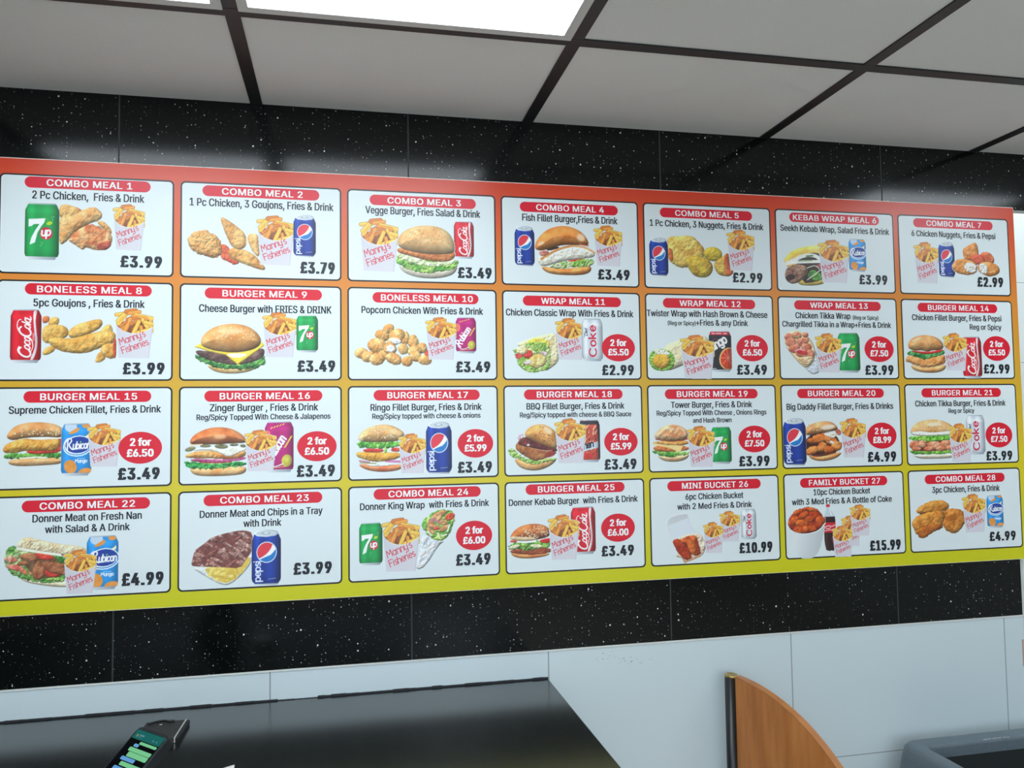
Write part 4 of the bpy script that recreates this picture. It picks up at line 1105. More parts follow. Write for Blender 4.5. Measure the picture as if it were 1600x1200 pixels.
def f7(p):
    p.fried([(826, 520), (900, 480), (970, 434), (1004, 500), (1008, 590), (960, 660), (845, 660), (820, 590)], (206, 118, 54), (236, 164, 92))
    p.fried([(1020, 570), (1090, 540), (1170, 580), (1196, 672), (1100, 700), (1010, 650)], (200, 84, 50), (232, 140, 90))
    p.fried([(890, 630), (970, 570), (1070, 600), (1090, 690), (960, 710)], (204, 78, 56), (226, 112, 84), 40, 3)
    p.fried([(688, 720), (740, 648), (850, 638), (960, 668), (992, 740), (960, 810), (860, 830), (760, 812), (696, 770)], (208, 124, 56), (240, 176, 104))
    p.blob(ell(905, 738, 74, 60, 10), (226, 214, 200), (246, 240, 232), 16, .8, 18, 6)
    p.fried([(985, 710), (1050, 660), (1180, 670), (1256, 735), (1232, 805), (1120, 845), (1020, 800), (985, 755)], (208, 126, 58), (240, 178, 106))
    p.blob(ell(1056, 745, 50, 66, -25), (226, 214, 200), (246, 240, 232), 16, .8, 18, 6)
def f8(p):
    p.fried([(370, 372), (440, 364), (440, 420), (380, 440)], (196, 84, 44), (226, 130, 74), 20, 3)
    for q in ([(420, 430), (450, 380), (520, 376), (526, 440), (450, 470)], [(372, 460), (480, 438), (600, 458), (612, 545), (480, 610), (375, 610)], [(890, 480), (980, 424), (1006, 480), (1000, 530), (900, 530)],
              [(598, 545), (622, 478), (700, 432), (860, 388), (916, 400), (905, 462), (800, 525), (660, 572)]):
        p.fried(q, (206, 150, 66), (238, 192, 106), 44, 4)
    p.fried([(372, 700), (420, 632), (500, 640), (480, 690), (400, 722)], (204, 144, 66), (232, 186, 100), 26, 3)
    p.fried([(845, 765), (880, 680), (945, 690), (940, 760), (865, 782)], (204, 144, 66), (236, 190, 104), 26, 3)
    p.fried([(422, 590), (470, 553), (640, 572), (760, 530), (900, 492), (1034, 500), (1038, 600), (900, 645), (760, 702), (600, 695), (478, 652)], (206, 148, 64), (240, 194, 106), 60, 5)
    p.fried([(895, 640), (960, 602), (1036, 612), (1038, 745), (960, 745), (900, 695)], (206, 148, 66), (240, 194, 110), 44, 3)
    p.fried([(1012, 560), (1040, 560), (1040, 745), (1012, 740)], (190, 64, 36), (216, 96, 56), 14, 4)
def f9(p):
    p.bun([(285, 790), (500, 800), (800, 770), (740, 838), (640, 872), (500, 882), (360, 862)], (226, 176, 104), (242, 208, 146), 40)
    p.leaf([(196, 700), (250, 720), (420, 790), (600, 800), (760, 760), (826, 715), (830, 790), (740, 835), (600, 845), (430, 835), (300, 795), (205, 745)], (34, 104, 50), (120, 186, 90), 16)
    p.fried([(203, 665), (400, 690), (560, 720), (700, 690), (815, 640), (824, 712), (760, 765), (600, 802), (430, 792), (280, 745), (205, 705)], (84, 58, 56), (140, 108, 94), 50, 4)
    p.blob([(186, 642), (260, 604), (800, 598), (818, 626), (740, 684), (578, 800), (470, 714), (330, 684)], (240, 208, 60), (250, 226, 90), 14, .15, 30, 0, 0)
    p.flat([(470, 706), (560, 694), (680, 704), (600, 738), (520, 736)], (238, 232, 210), 1)
    p.bun([(250, 625), (252, 560), (320, 488), (420, 444), (540, 430), (660, 448), (742, 500), (788, 560), (786, 622), (700, 672), (540, 694), (380, 678), (290, 652)], (212, 142, 74), (232, 178, 112), 120, .1, 80, (248, 232, 190), (300, 760, 440, 580), 9)
    p.flat(ell(510, 500, 150, 42), (244, 226, 180), op=.6, soft=36)
def f10(p):
    L = [(440, 455, 58, 46), (600, 545, 46, 66), (520, 515, 84, 62), (380, 520, 70, 56), (680, 580, 52, 72), (760, 640, 56, 52), (335, 620, 98, 76), (690, 665, 72, 55), (390, 705, 54, 44), (580, 648, 50, 54), (500, 570, 82, 44), (455, 645, 64, 58),
         (180, 690, 66, 52), (245, 722, 64, 52), (700, 718, 58, 52), (330, 745, 76, 60), (490, 742, 82, 56), (790, 752, 68, 52), (620, 765, 58, 50)]
    for k, (cx, cy, rx, ry) in enumerate(L):
        p.fried(ell(cx, cy, rx, ry, k * 37 % 60 - 30), (216, 150, 78), (246, 204, 136), min(rx, ry), 6, 20)
        if k in (10, 11):
            p.blob(ell(cx + 6, cy, rx * .66, ry * .62, 8), (232, 226, 218), (250, 248, 244), 12, .6, 14, 4)
    p.flat([(780, 690), (825, 640), (830, 720), (800, 712)], (214, 84, 50), 1, var=20)
def f11(p):
    p.bun([(178, 600), (330, 530), (480, 490), (630, 458), (664, 560), (662, 760), (560, 842), (500, 872), (440, 690)], (226, 206, 156), (242, 226, 186), 40, .5, ns=26)
    p.blob([(300, 545), (480, 515), (566, 560), (548, 650), (380, 640)], (226, 200, 70), (240, 222, 110), 14, .6, 24, 5)
    p.leaf([(165, 650), (230, 640), (330, 570), (480, 560), (560, 600), (575, 720), (545, 830), (430, 885), (300, 875), (220, 790), (205, 690)], (130, 180, 70), (222, 226, 160), 12)
    p.blob(ell(450, 620, 75, 55), (110, 160, 60), (190, 206, 120), 16, .9, 18, 8)
    p.blob(ell(330, 692, 52, 46), TM[0], (226, 80, 70), 20, .5, 20, 3)
    p.blob(ell(240, 706, 42, 30, -20), TM[0], (226, 90, 80), 14, .5, 20, 3)
    p.blob(ell(285, 795, 22, 16), TM[0], (226, 90, 80), 10)
    p.fried(ell(428, 760, 100, 72, -15), (206, 174, 90), (238, 220, 150), 40, 8)
    p.fried(ell(270, 650, 60, 45), (222, 196, 130), (242, 226, 180), 30, 6)
    p.blob(ell(500, 682, 34, 22, 30), (200, 150, 170), (236, 214, 224), 10)
    p.blob(ell(330, 775, 40, 18, -20), (220, 200, 210), (240, 232, 236), 8)
    p.leaf([(215, 740), (270, 760), (330, 860), (420, 885), (300, 870), (225, 800)], (120, 180, 60), (200, 220, 130), 8)
    p.leaf([(470, 850), (540, 790), (560, 740), (560, 820), (500, 862)], (120, 180, 60), (200, 220, 120), 6)
def f12(p):
    p.bun([(300, 655), (345, 600), (500, 548), (680, 488), (790, 505), (830, 570), (830, 710), (600, 805), (420, 885), (330, 908), (300, 780)], (226, 214, 168), (240, 230, 196), 70, .25)
    for x, y, w in ((470, 640, 7), (560, 600, 9), (540, 690, 12), (640, 560, 8), (520, 730, 8), (430, 760, 6), (600, 700, 9), (480, 590, 5), (555, 655, 13), (450, 820, 5)):
        p.flat(ell(x, y, w, w * .7), (140, 104, 60), op=.8)
    p.blob([(490, 640), (560, 590), (700, 520), (800, 560), (800, 640), (560, 660)], (226, 180, 70), (240, 206, 110), 20, .3, 30, 6, op=.6)
    p.leaf([(135, 800), (140, 715), (205, 662), (310, 655), (400, 690), (430, 790), (410, 870), (330, 908), (210, 900), (150, 850)], (96, 168, 50), (190, 220, 110), 6)
    p.blob(ell(285, 700, 90, 34, 10), (232, 230, 206), (250, 248, 236), 10, .8, 16, 6)
    p.fried(ell(275, 795, 102, 86), (210, 156, 44), (240, 190, 80), 60, 8)
def f13(p):
    p.blob([(240, 660), (400, 560), (556, 640), (580, 740), (602, 905), (505, 936), (445, 880)], (206, 212, 222), (230, 234, 238), 30, .5, 24, 0, 1)
    p.bun([(190, 515), (228, 440), (310, 418), (405, 436), (485, 500), (540, 590), (556, 690), (520, 800), (450, 856), (385, 832), (300, 735), (215, 625)], (232, 200, 150), (244, 224, 190), 30)
    C0, C1 = (206, 108, 84), (238, 170, 136)
    for q in (ell(250, 500, 55, 48), ell(270, 560, 62, 54), ell(340, 480, 60, 40), ell(400, 560, 68, 52, 20), ell(310, 630, 70, 50, -15), ell(450, 620, 60, 56), ell(390, 690, 74, 44, 10), ell(490, 690, 52, 50), ell(440, 530, 40, 40), ell(440, 470, 36, 30)):
        p.fried(q, C0, C1, 34, 5, 20)
    p.blob(ell(390, 672, 75, 26, 12), (204, 50, 50), (226, 96, 84), 12)
    p.strk([(320, 660), (360, 634), (420, 650)], 14, (232, 180, 190))
    p.strk([(300, 490), (360, 500)], 12, (140, 170, 90), op=.8)
    p.fried([(330, 740), (400, 730), (520, 710), (510, 790), (440, 845)], (226, 176, 120), (244, 220, 180), 30, 5)
    for q in ((380, 760), (430, 790), (470, 750), (410, 815), (500, 740)):
        p.strk([q, (q[0] + 30, q[1] - 8)], 7, (196, 116, 80))
def f14(p):
    p.bun([(208, 815), (330, 845), (450, 855), (642, 805), (640, 870), (560, 912), (430, 920), (300, 906), (228, 870)], (218, 146, 84), (238, 184, 122), 50)
    p.fried([(146, 748), (200, 700), (300, 720), (460, 720), (640, 690), (643, 800), (540, 834), (430, 855), (300, 842), (210, 805), (160, 785)], (214, 124, 56), (242, 176, 110), 50, 10)
    p.leaf([(165, 672), (230, 640), (400, 690), (632, 625), (638, 690), (540, 716), (450, 738), (380, 756), (300, 728), (200, 702)], (26, 116, 54), (120, 190, 110), 12)
    p.blob([(225, 642), (440, 668), (622, 622), (610, 662), (430, 694), (255, 672)], TM[0], (220, 70, 56), 12, .3, 20, 3)
    p.bun([(190, 606), (193, 550), (250, 488), (340, 460), (440, 458), (540, 480), (612, 540), (628, 612), (570, 642), (480, 640), (420, 664), (350, 640), (280, 650), (208, 632)], (214, 142, 80), (234, 180, 118), 100, .1, 70, (246, 222, 176), (230, 600, 470, 600), 8)
    p.flat(ell(300, 510, 70, 30, -25), (240, 222, 196), op=.7, soft=24)
def f15(p):
    p.bun([(66, 690), (565, 685), (560, 745), (440, 756), (90, 764)], (216, 158, 98), (236, 192, 136), 40)
    p.leaf([(32, 665), (120, 640), (565, 635), (565, 690), (440, 696), (250, 692), (60, 702)], (46, 126, 44), (128, 190, 84), 14)
    p.strk([(180, 690), (330, 682), (420, 690)], 12, (238, 236, 224), var=8)
    p.blob([(225, 625), (400, 610), (565, 560), (565, 640), (400, 655), (255, 655)], TM[0], TM[1], 14, .4, 24, 4)
    p.flat([(500, 520), (565, 500), (565, 600), (530, 600)], (196, 50, 40), 1)
    p.strk([(130, 530), (300, 512), (540, 508)], 26, (240, 236, 224), var=10)
    p.fried([(10, 635), (58, 552), (200, 512), (400, 532), (500, 520), (545, 545), (522, 622), (400, 632), (250, 622), (100, 648)], (208, 140, 54), (240, 186, 94), 60, 6)
    p.bun([(58, 512), (62, 470), (130, 398), (260, 368), (420, 374), (520, 400), (566, 440), (566, 516), (400, 500), (200, 510), (120, 532)], (206, 136, 76), (230, 178, 118), 80, .15, 60, (248, 222, 180), (100, 550, 375, 490), 10)
def f16(p):
    p.bun([(152, 765), (400, 775), (656, 765), (658, 820), (600, 846), (400, 853), (220, 846), (163, 815)], (218, 150, 84), (240, 192, 130), 40)
    p.leaf([(100, 722), (160, 712), (400, 740), (658, 718), (658, 770), (520, 778), (400, 782), (300, 788), (118, 768)], (20, 140, 60), (96, 196, 96), 16)
    p.strk([(250, 722), (400, 730), (520, 722)], 18, (206, 50, 44))
    p.blob([(155, 690), (400, 708), (655, 678), (655, 712), (400, 735), (165, 718)], (168, 46, 100), (206, 110, 156), 10, .4, 26, 3)
    p.strk([(360, 695), (440, 708)], 8, (236, 190, 216))
    p.fried([(102, 672), (160, 636), (280, 618), (420, 630), (656, 615), (656, 690), (480, 702), (280, 692), (150, 690)], (212, 128, 56), (240, 180, 104), 40, 7)
    p.blob([(135, 622), (300, 588), (656, 588), (656, 625), (600, 642), (500, 688), (430, 652), (330, 617)], (232, 230, 214), (248, 246, 236), 14, .2, 30, 0, 1)
    for q in ((155, 605, 48, 20, -15), (290, 580, 50, 14, 0), (430, 586, 62, 22, 4), (545, 574, 40, 13, 0), (628, 586, 30, 14, 5)):
        p.blob(ell(*q), (96, 92, 62), (150, 148, 104), 10, .4, 16)
    p.bun([(148, 566), (158, 510), (220, 458), (320, 420), (420, 413), (520, 428), (600, 468), (658, 525), (658, 560), (540, 560), (400, 568), (250, 566)], (200, 104, 50), (228, 146, 88), 110, .06)
    p.flat(ell(420, 500, 70, 36), (244, 190, 140), op=.8, soft=30)
    p.strk([(152, 570), (260, 566)], 10, (236, 200, 160))
def f17(p):
    p.bun([(158, 760), (400, 790), (606, 770), (560, 832), (400, 850), (250, 832), (168, 790)], (214, 106, 60), (236, 150, 96), 40)
    p.blob([(220, 765), (440, 762), (520, 775), (400, 795), (260, 790)], (236, 234, 224), (248, 246, 240), 10)
    p.strk([(165, 735), (260, 752)], 14, (190, 110, 150))
    p.strk([(420, 742), (560, 752)], 22, (206, 120, 170))
    p.strk([(170, 752), (320, 765)], 10, (140, 150, 70))
    p.fried([(128, 655), (200, 645), (400, 660), (560, 660), (560, 722), (420, 742), (300, 748), (190, 722), (138, 692)], (216, 148, 46), (242, 192, 90), 44, 7)
    p.blob([(185, 622), (392, 620), (395, 660), (215, 658)], TM[0], TM[1], 12, .3, 24, 3)
    p.blob([(462, 622), (560, 612), (560, 656), (470, 655)], TM[0], TM[1], 12, .3, 24, 3)
    p.leaf([(130, 572), (200, 540), (400, 548), (560, 555), (565, 600), (440, 622), (300, 622), (150, 602)], (52, 140, 50), (150, 214, 90), 15)
    p.leaf([(395, 600), (430, 610), (425, 675), (400, 660)], (90, 160, 50), (190, 220, 110), 6)
    p.bun([(142, 545), (158, 490), (220, 428), (320, 394), (440, 388), (540, 428), (605, 480), (580, 552), (300, 562)], (218, 158, 92), (240, 200, 140), 90, .1, 100, (250, 238, 206), (180, 570, 400, 520), 9)
    p.flat(ell(170, 530, 40, 30), (240, 226, 200), op=.6, soft=24)
def f18(p):
    p.bun([(180, 795), (300, 830), (640, 800), (600, 870), (470, 934), (330, 936), (225, 890)], (212, 150, 84), (236, 186, 120), 50)
    p.leaf([(124, 705), (180, 695), (235, 770), (400, 845), (620, 800), (640, 828), (450, 872), (330, 865), (230, 812), (138, 772)], (140, 190, 80), (216, 228, 160), 12)
    p.blob(ell(255, 580, 38, 28, -40), (206, 180, 190), (236, 224, 228), 10)
    p.fried([(186, 690), (240, 610), (400, 660), (600, 720), (642, 760), (560, 792), (480, 822), (390, 838), (280, 775)], (150, 78, 36), (206, 140, 76), 50, 7)
    p.blob([(200, 660), (295, 570), (400, 625), (640, 700), (640, 750), (500, 722), (330, 690)], (74, 28, 28), (128, 48, 40), 26, .6, 26, 4)
    p.strk([(420, 715), (500, 735), (580, 730)], 9, (196, 130, 120))
    p.flat(ell(560, 770, 60, 30, -15), (150, 40, 30), 0, .7)
    p.flat(ell(335, 668, 16, 12), (222, 196, 200))
    p.bun([(292, 575), (320, 505), (400, 456), (500, 452), (590, 498), (640, 560), (644, 700), (600, 710), (480, 668), (380, 618)], (216, 140, 62), (238, 178, 104), 90, .12, 40, (120, 80, 50), (330, 640, 470, 640), 10)
    p.flat(ell(540, 520, 70, 44, 35), (240, 224, 200), op=.7, soft=34)
def f19(p):
    p.bun([(215, 800), (400, 815), (570, 790), (552, 850), (450, 882), (330, 880), (250, 852)], (226, 170, 116), (242, 204, 156), 50)
    p.leaf([(160, 752), (200, 760), (570, 765), (570, 800), (440, 822), (350, 832), (230, 812)], (60, 150, 46), (180, 222, 120), 14)
    p.fried([(170, 712), (300, 690), (570, 710), (570, 765), (300, 775), (180, 752)], (204, 106, 50), (236, 158, 92), 30, 6)
    p.fried([(170, 655), (560, 645), (572, 700), (330, 702), (180, 690)], (212, 140, 60), (238, 180, 100), 30, 4)
    p.flat([(188, 672), (330, 690), (505, 712), (464, 784), (360, 732), (182, 694)], (238, 208, 140), var=8)
    p.blob([(195, 620), (560, 618), (572, 640), (390, 668), (200, 640)], (178, 46, 34), (206, 80, 54), 10, .5, 20, 5)
    p.fried([(200, 650), (400, 672), (575, 650), (570, 690), (380, 705), (210, 680)], (216, 142, 62), (240, 184, 104), 20, 3)
    p.bun([(185, 602), (230, 540), (292, 490), (390, 470), (480, 490), (552, 540), (572, 612), (490, 652), (360, 655), (222, 632)], (226, 166, 116), (242, 206, 160), 70, .5, ns=50)
    for q in ((300, 560, 60, 24, -40), (400, 500, 60, 24, 5), (400, 590, 70, 26, 20), (490, 560, 40, 22, 50)):
        p.flat(ell(*q), (216, 122, 72), op=.6, soft=18)
def f20(p):
    p.bun([(408, 835), (480, 882), (600, 870), (832, 825), (772, 892), (690, 922), (570, 938), (460, 912)], (206, 126, 66), (232, 172, 110), 40)
    p.flat([(400, 640), (640, 590), (760, 640), (800, 720), (780, 830), (600, 880), (480, 880), (400, 820)], (66, 32, 26), 1, var=14)
    for q in (ell(560, 670, 110, 55, -20), ell(470, 810, 78, 50, -25), ell(590, 770, 70, 50, -30), ell(690, 690, 80, 55, 25), ell(760, 760, 66, 60), ell(670, 800, 60, 44), ell(455, 690, 40, 30)):
        p.fried(q, (200, 96, 36), (238, 156, 84), 40, 10)
    p.blob([(600, 610), (740, 600), (770, 640), (720, 680), (640, 640)], (230, 214, 190), (246, 238, 222), 12, .5, 20, 6)
    p.blob(ell(705, 720, 30, 18, 30), (236, 220, 200), (246, 238, 222), 10)
    p.strk([(500, 870), (620, 855), (740, 835)], 16, (106, 50, 34), var=20)
    p.blob([(735, 575), (800, 565), (825, 610), (790, 645), (760, 610)], (196, 96, 72), (226, 150, 120), 12, .7, 16, 5)
    p.bun([(396, 620), (404, 545), (470, 500), (600, 466), (720, 478), (795, 560), (740, 585), (600, 602), (440, 636)], (212, 142, 84), (236, 186, 128), 80, .1, 40, (246, 214, 166), (400, 640, 480, 580), 10)
    p.flat(ell(665, 540, 100, 46, -8), (242, 232, 216), op=.85, soft=34)
def f21(p):
    p.bun([(190, 910), (735, 895), (735, 972), (400, 976), (255, 966)], (232, 214, 186), (244, 232, 212), 40)
    p.leaf([(160, 850), (300, 885), (735, 870), (735, 910), (400, 922), (200, 915)], (70, 160, 50), (160, 216, 90), 12)
    p.flat([(165, 770), (300, 740), (735, 735), (735, 870), (300, 885), (180, 850)], (120, 54, 36), 1, var=20)
    for q in (ell(235, 800, 72, 55), ell(330, 790, 55, 45, 20), ell(250, 850, 60, 28), ell(470, 800, 90, 60, 10), ell(400, 850, 60, 36), ell(620, 790, 80, 52, -10), ell(560, 850, 70, 34), ell(680, 840, 60, 40), ell(370, 760, 44, 20)):
        p.fried(q, (206, 110, 74), (240, 176, 138), 40, 6)
    p.leaf([(158, 692), (300, 680), (735, 680), (735, 740), (560, 748), (430, 764), (300, 745), (172, 738)], (80, 176, 50), (170, 222, 90), 14)
    p.bun([(182, 652), (200, 580), (280, 512), (420, 480), (560, 488), (680, 540), (735, 600), (735, 682), (400, 692), (230, 682)], (220, 162, 98), (240, 204, 150), 80, .2, 60, (248, 220, 178), (220, 680, 500, 600), 8)
    p.flat(ell(480, 545, 110, 40), (246, 232, 206), op=.85, soft=30)
    p.blob([(182, 640), (300, 625), (450, 652), (735, 625), (735, 682), (400, 692), (230, 682)], (238, 232, 214), (248, 244, 232), 20, .2, 30)
def f22(p):
    p.bun([(160, 800), (330, 860), (760, 870), (760, 912), (560, 918), (390, 895), (215, 855)], (226, 208, 170), (240, 226, 196), 24)
    p.leaf([(35, 600), (95, 520), (165, 560), (600, 640), (600, 885), (300, 862), (60, 770)], (80, 150, 60), (206, 214, 160), 14)
    p.flat([(140, 610), (560, 650), (560, 850), (300, 820)], (104, 62, 44), 1, var=24, op=.8)
    p.blob(ell(95, 655, 60, 26, 5), (206, 120, 96), (230, 176, 150), 12)
    p.blob(ell(130, 725, 80, 26, 14), (214, 96, 80), (236, 150, 130), 12)
    p.blob(ell(225, 770, 60, 22, 20), (206, 110, 80), (230, 150, 120), 12)
    p.blob(ell(380, 640, 90, 28, 12), TM[0], (228, 90, 66), 14)
    p.blob(ell(445, 790, 66, 32, 15), TM[0], (228, 90, 66), 14)
    for q in ([(155, 625), (250, 595), (330, 630), (320, 685), (190, 660)], [(140, 690), (230, 660), (260, 715), (150, 712)], [(345, 700), (430, 680), (600, 715), (600, 820), (460, 795), (365, 735)], [(265, 800), (325, 650), (385, 735), (400, 795), (340, 858)]):
        p.fried(q, (148, 84, 54), (200, 134, 92), 26, 5)
    p.leaf([(480, 640), (560, 640), (600, 700), (500, 710)], (50, 110, 40), (130, 190, 80), 8)
    p.leaf([(230, 720), (260, 800), (310, 850), (280, 858), (235, 790)], (90, 170, 60), (170, 210, 110), 6)
    p.leaf([(380, 830), (560, 825), (560, 868), (420, 858)], (90, 170, 60), (170, 210, 110), 6)
    p.bun([(135, 520), (210, 457), (330, 488), (500, 536), (700, 560), (765, 600), (760, 650), (600, 650), (400, 612), (250, 592), (158, 575)], (222, 198, 154), (240, 224, 190), 40, .6, ns=28)
    p.strk([(150, 560), (300, 592), (520, 632)], 22, (240, 236, 220), var=12)
def f23(p):
    p.blob([(160, 738), (300, 690), (715, 640), (700, 730), (610, 835), (515, 908), (440, 914), (300, 832)], (220, 224, 222), (236, 238, 234), 20, .2, 30, 0, 1)
    p.flat([(270, 745), (690, 660), (690, 720), (600, 820), (510, 890), (445, 892), (330, 825)], (222, 190, 80), 1, var=14)
    rnd = random.Random(23)
    for k in range(26):
        x, y = rnd.uniform(320, 600), rnd.uniform(740, 860)
        a = rnd.uniform(-1.2, 1.2)
        if abs(x - 460) / 170 + (y - 740) / 160 < 1.05:
            p.strk([(x - 40 * math.cos(a), y - 40 * math.sin(a)), (x + 40 * math.cos(a), y + 40 * math.sin(a))], 22, ((232, 204, 96), (240, 220, 130), (214, 178, 74))[k % 3], var=8)
    p.flat([(165, 710), (195, 590), (300, 520), (330, 490), (430, 456), (560, 432), (640, 428), (715, 455), (712, 610), (650, 700), (600, 770), (450, 752), (300, 740), (180, 732)], (120, 66, 60), 1, var=18)
    pile = [(165, 710), (195, 590), (300, 520), (330, 490), (430, 456), (560, 432), (640, 428), (715, 455), (712, 610), (650, 700), (600, 770), (450, 752), (300, 740), (180, 732)]
    for k in range(64):
        x, y = rnd.uniform(180, 700), rnd.uniform(440, 745)
        a = math.radians(rnd.choice((30, 38, 22, 45, -35)))
        l = rnd.uniform(34, 66)
        w = rnd.uniform(26, 46)
        c_, s_ = math.cos(a), math.sin(a)
        q = [(x - l * c_ + w * .4 * s_, y - l * s_ - w * .4 * c_), (x + l * c_ + w * .3 * s_, y + l * s_ - w * .4 * c_), (x + l * c_ - w * .4 * s_, y + l * s_ + w * .4 * c_), (x - l * c_ - w * .3 * s_, y - l * s_ + w * .4 * c_)]
        p.blob(q, ((162, 112, 102), (180, 126, 112), (136, 76, 66))[k % 3], ((218, 178, 166), (208, 160, 146), (180, 112, 100))[k % 3], 12, .8, 20, 5, 1, .5, .6, 1.0, pile)
    p.strk([(400, 500), (470, 550), (545, 612)], 24, (92, 58, 52), var=20, op=.55)
def f24(p):
    p.blob([(755, 560), (830, 560), (990, 620), (925, 660), (800, 855), (710, 892), (702, 800), (742, 740)], (212, 218, 224), (236, 240, 242), 30, .6, 30, 0, 1)
    for a, b in (((800, 730), (930, 640)), ((750, 760), (800, 720)), ((720, 850), (790, 840)), ((790, 605), (820, 600)), ((810, 665), (840, 660))):
        p.strk([a, b], 8, (196, 172, 150), op=.8)
    p.leaf([(752, 430), (830, 375), (900, 318), (1045, 318), (1088, 372), (1075, 450), (1045, 520), (990, 615), (925, 622), (850, 580), (785, 520)], (70, 150, 56), (196, 222, 110), 12)
    p.blob(ell(1035, 390, 52, 34, -25), (206, 60, 36), (232, 120, 76), 16)
    for q in (ell(910, 380, 62, 34, -35), ell(960, 350, 50, 26, -15), ell(850, 450, 50, 30, -60), ell(960, 440, 56, 28, 20), ell(930, 400, 40, 24, -50), ell(890, 480, 66, 22, 15), ell(980, 500, 56, 24, -30), ell(850, 520, 50, 20, 40)):
        p.fried(q, (192, 126, 78), (232, 184, 132), 20, 4, 16)
    p.strk([(835, 415), (880, 408), (920, 440)], 16, (190, 120, 150))
    p.blob(ell(900, 500, 30, 14), TM[0], TM[1], 8)
    for a, b in (((850, 560), (820, 520)), ((930, 590), (920, 545)), ((960, 570), (1000, 560)), ((1030, 470), (1010, 530))):
        p.strk([a, b], 14, (236, 232, 214), var=8)
def f25(p):
    p.bun([(132, 790), (300, 826), (560, 815), (520, 852), (330, 870), (190, 852)], (206, 116, 54), (232, 158, 92), 30)
    p.fried([(136, 775), (300, 750), (560, 765), (560, 822), (300, 832), (150, 802)], (120, 52, 32), (176, 88, 54), 24, 6)
    p.leaf([(116, 720), (230, 692), (560, 690), (560, 765), (420, 770), (280, 790), (240, 760), (130, 772)], (60, 126, 44), (150, 196, 90), 14)
    p.blob(ell(185, 740, 60, 18, -12), (206, 200, 150), (236, 230, 190), 8)
    p.blob(ell(410, 742, 66, 18, 6), (214, 206, 156), (240, 234, 200), 8)
    p.leaf([(250, 700), (320, 690), (330, 740), (275, 790), (255, 750)], (90, 160, 50), (170, 210, 100), 8)
    p.blob([(130, 690), (160, 670), (240, 680), (220, 700)], TM[0], TM[1], 8)
    p.blob([(430, 690), (500, 670), (560, 668), (560, 712), (480, 720)], (206, 36, 34), (230, 70, 56), 12)
    p.strk([(220, 690), (300, 700), (400, 692)], 20, (240, 240, 232), var=8)
    p.bun([(142, 665), (150, 620), (200, 560), (290, 520), (400, 512), (490, 530), (556, 575), (560, 650), (400, 682), (250, 686)], (188, 100, 46), (222, 146, 82), 90, .1, 110, (250, 236, 206), (230, 545, 520, 660), 9)
    p.blob([(142, 668), (155, 630), (230, 640), (400, 655), (420, 682), (250, 688)], (232, 204, 162), (244, 226, 196), 20, .2, 30, op=.85)
def f26(p):
    p.grad([(265, 540), (345, 490), (490, 473), (500, 510), (548, 650), (610, 700), (640, 740), (300, 762)], (196, 198, 200), (222, 226, 228), 400, 480, 400, 740, 1)
    p.flat([(285, 605), (500, 530), (560, 690), (310, 750)], (216, 222, 228), 0)
    p.strk([(268, 545), (345, 495), (488, 478)], 8, (236, 238, 238))
    p.blob([(305, 765), (620, 680), (690, 800), (688, 900), (640, 965), (450, 1032), (420, 965), (345, 955), (400, 900)], (226, 190, 160), (240, 218, 196), 20, .6, 26, 4)
    p.fried([(430, 752), (560, 715), (602, 760), (632, 900), (640, 935), (560, 965), (480, 830)], (172, 54, 26), (220, 110, 50), 50, 7)
    p.fried([(360, 780), (500, 740), (620, 880), (540, 960), (440, 880)], (186, 66, 28), (224, 118, 52), 40, 7)
    p.flat([(430, 790), (480, 800), (500, 870), (450, 850)], (104, 30, 18), 1, op=.8)
    p.fried([(312, 765), (400, 752), (460, 830), (522, 900), (536, 985), (480, 1004), (420, 965), (350, 855)], (166, 44, 22), (214, 92, 44), 50, 7)
    p.flat([(420, 965), (452, 1032), (640, 965), (630, 940), (470, 1002)], (196, 150, 116), 0)
def f27(p):
    p.grad([(152, 615), (185, 700), (340, 752), (520, 720), (595, 615), (548, 850), (490, 985), (430, 1018), (370, 1022), (300, 1016), (240, 940)], (222, 226, 228), (190, 196, 198), 250, 800, 520, 860, 1)
    p.fried([(150, 625), (180, 540), (260, 460), (390, 425), (510, 450), (570, 540), (600, 610), (520, 705), (340, 752), (190, 690)], (140, 36, 20), (186, 66, 34), 50, 8)
    for q in (ell(285, 480, 60, 34, -20), ell(240, 580, 70, 44, -30), ell(345, 520, 70, 40, -30), ell(390, 450, 44, 26), ell(450, 460, 66, 26, 10), ell(480, 530, 70, 44, 20), ell(540, 590, 58, 50), ell(330, 620, 80, 50, 10), ell(420, 570, 60, 40), ell(290, 690, 72, 44), ell(440, 680, 60, 44), ell(520, 650, 44, 36), ell(200, 610, 42, 36), ell(360, 690, 44, 44)):
        p.fried(q, (176, 58, 26), (226, 116, 48), 36, 8)
    p.strk([(155, 625), (190, 700), (340, 748), (515, 715), (590, 625)], 9, (236, 238, 238))
def f28(p):
    p.fried([(498, 540), (600, 508), (700, 528), (760, 590), (778, 625), (740, 690), (700, 742), (630, 808), (520, 762), (488, 690), (515, 600)], (176, 98, 30), (226, 150, 66), 60, 9)
    p.fried([(196, 520), (258, 450), (440, 400), (540, 430), (580, 482), (540, 534), (420, 564), (290, 570), (208, 552)], (194, 122, 44), (234, 170, 82), 50, 8)
    p.flat([(210, 555), (330, 530), (480, 540), (300, 590)], (110, 56, 24), 1)
    p.fried([(143, 642), (200, 572), (330, 540), (480, 520), (532, 572), (478, 702), (496, 732), (380, 762), (330, 800), (250, 848), (188, 782), (150, 702)], (182, 104, 34), (230, 160, 70), 70, 10)
    p.fried([(190, 780), (330, 680), (440, 680), (480, 720), (380, 765), (330, 800), (250, 848)], (166, 84, 28), (206, 126, 54), 30, 9)
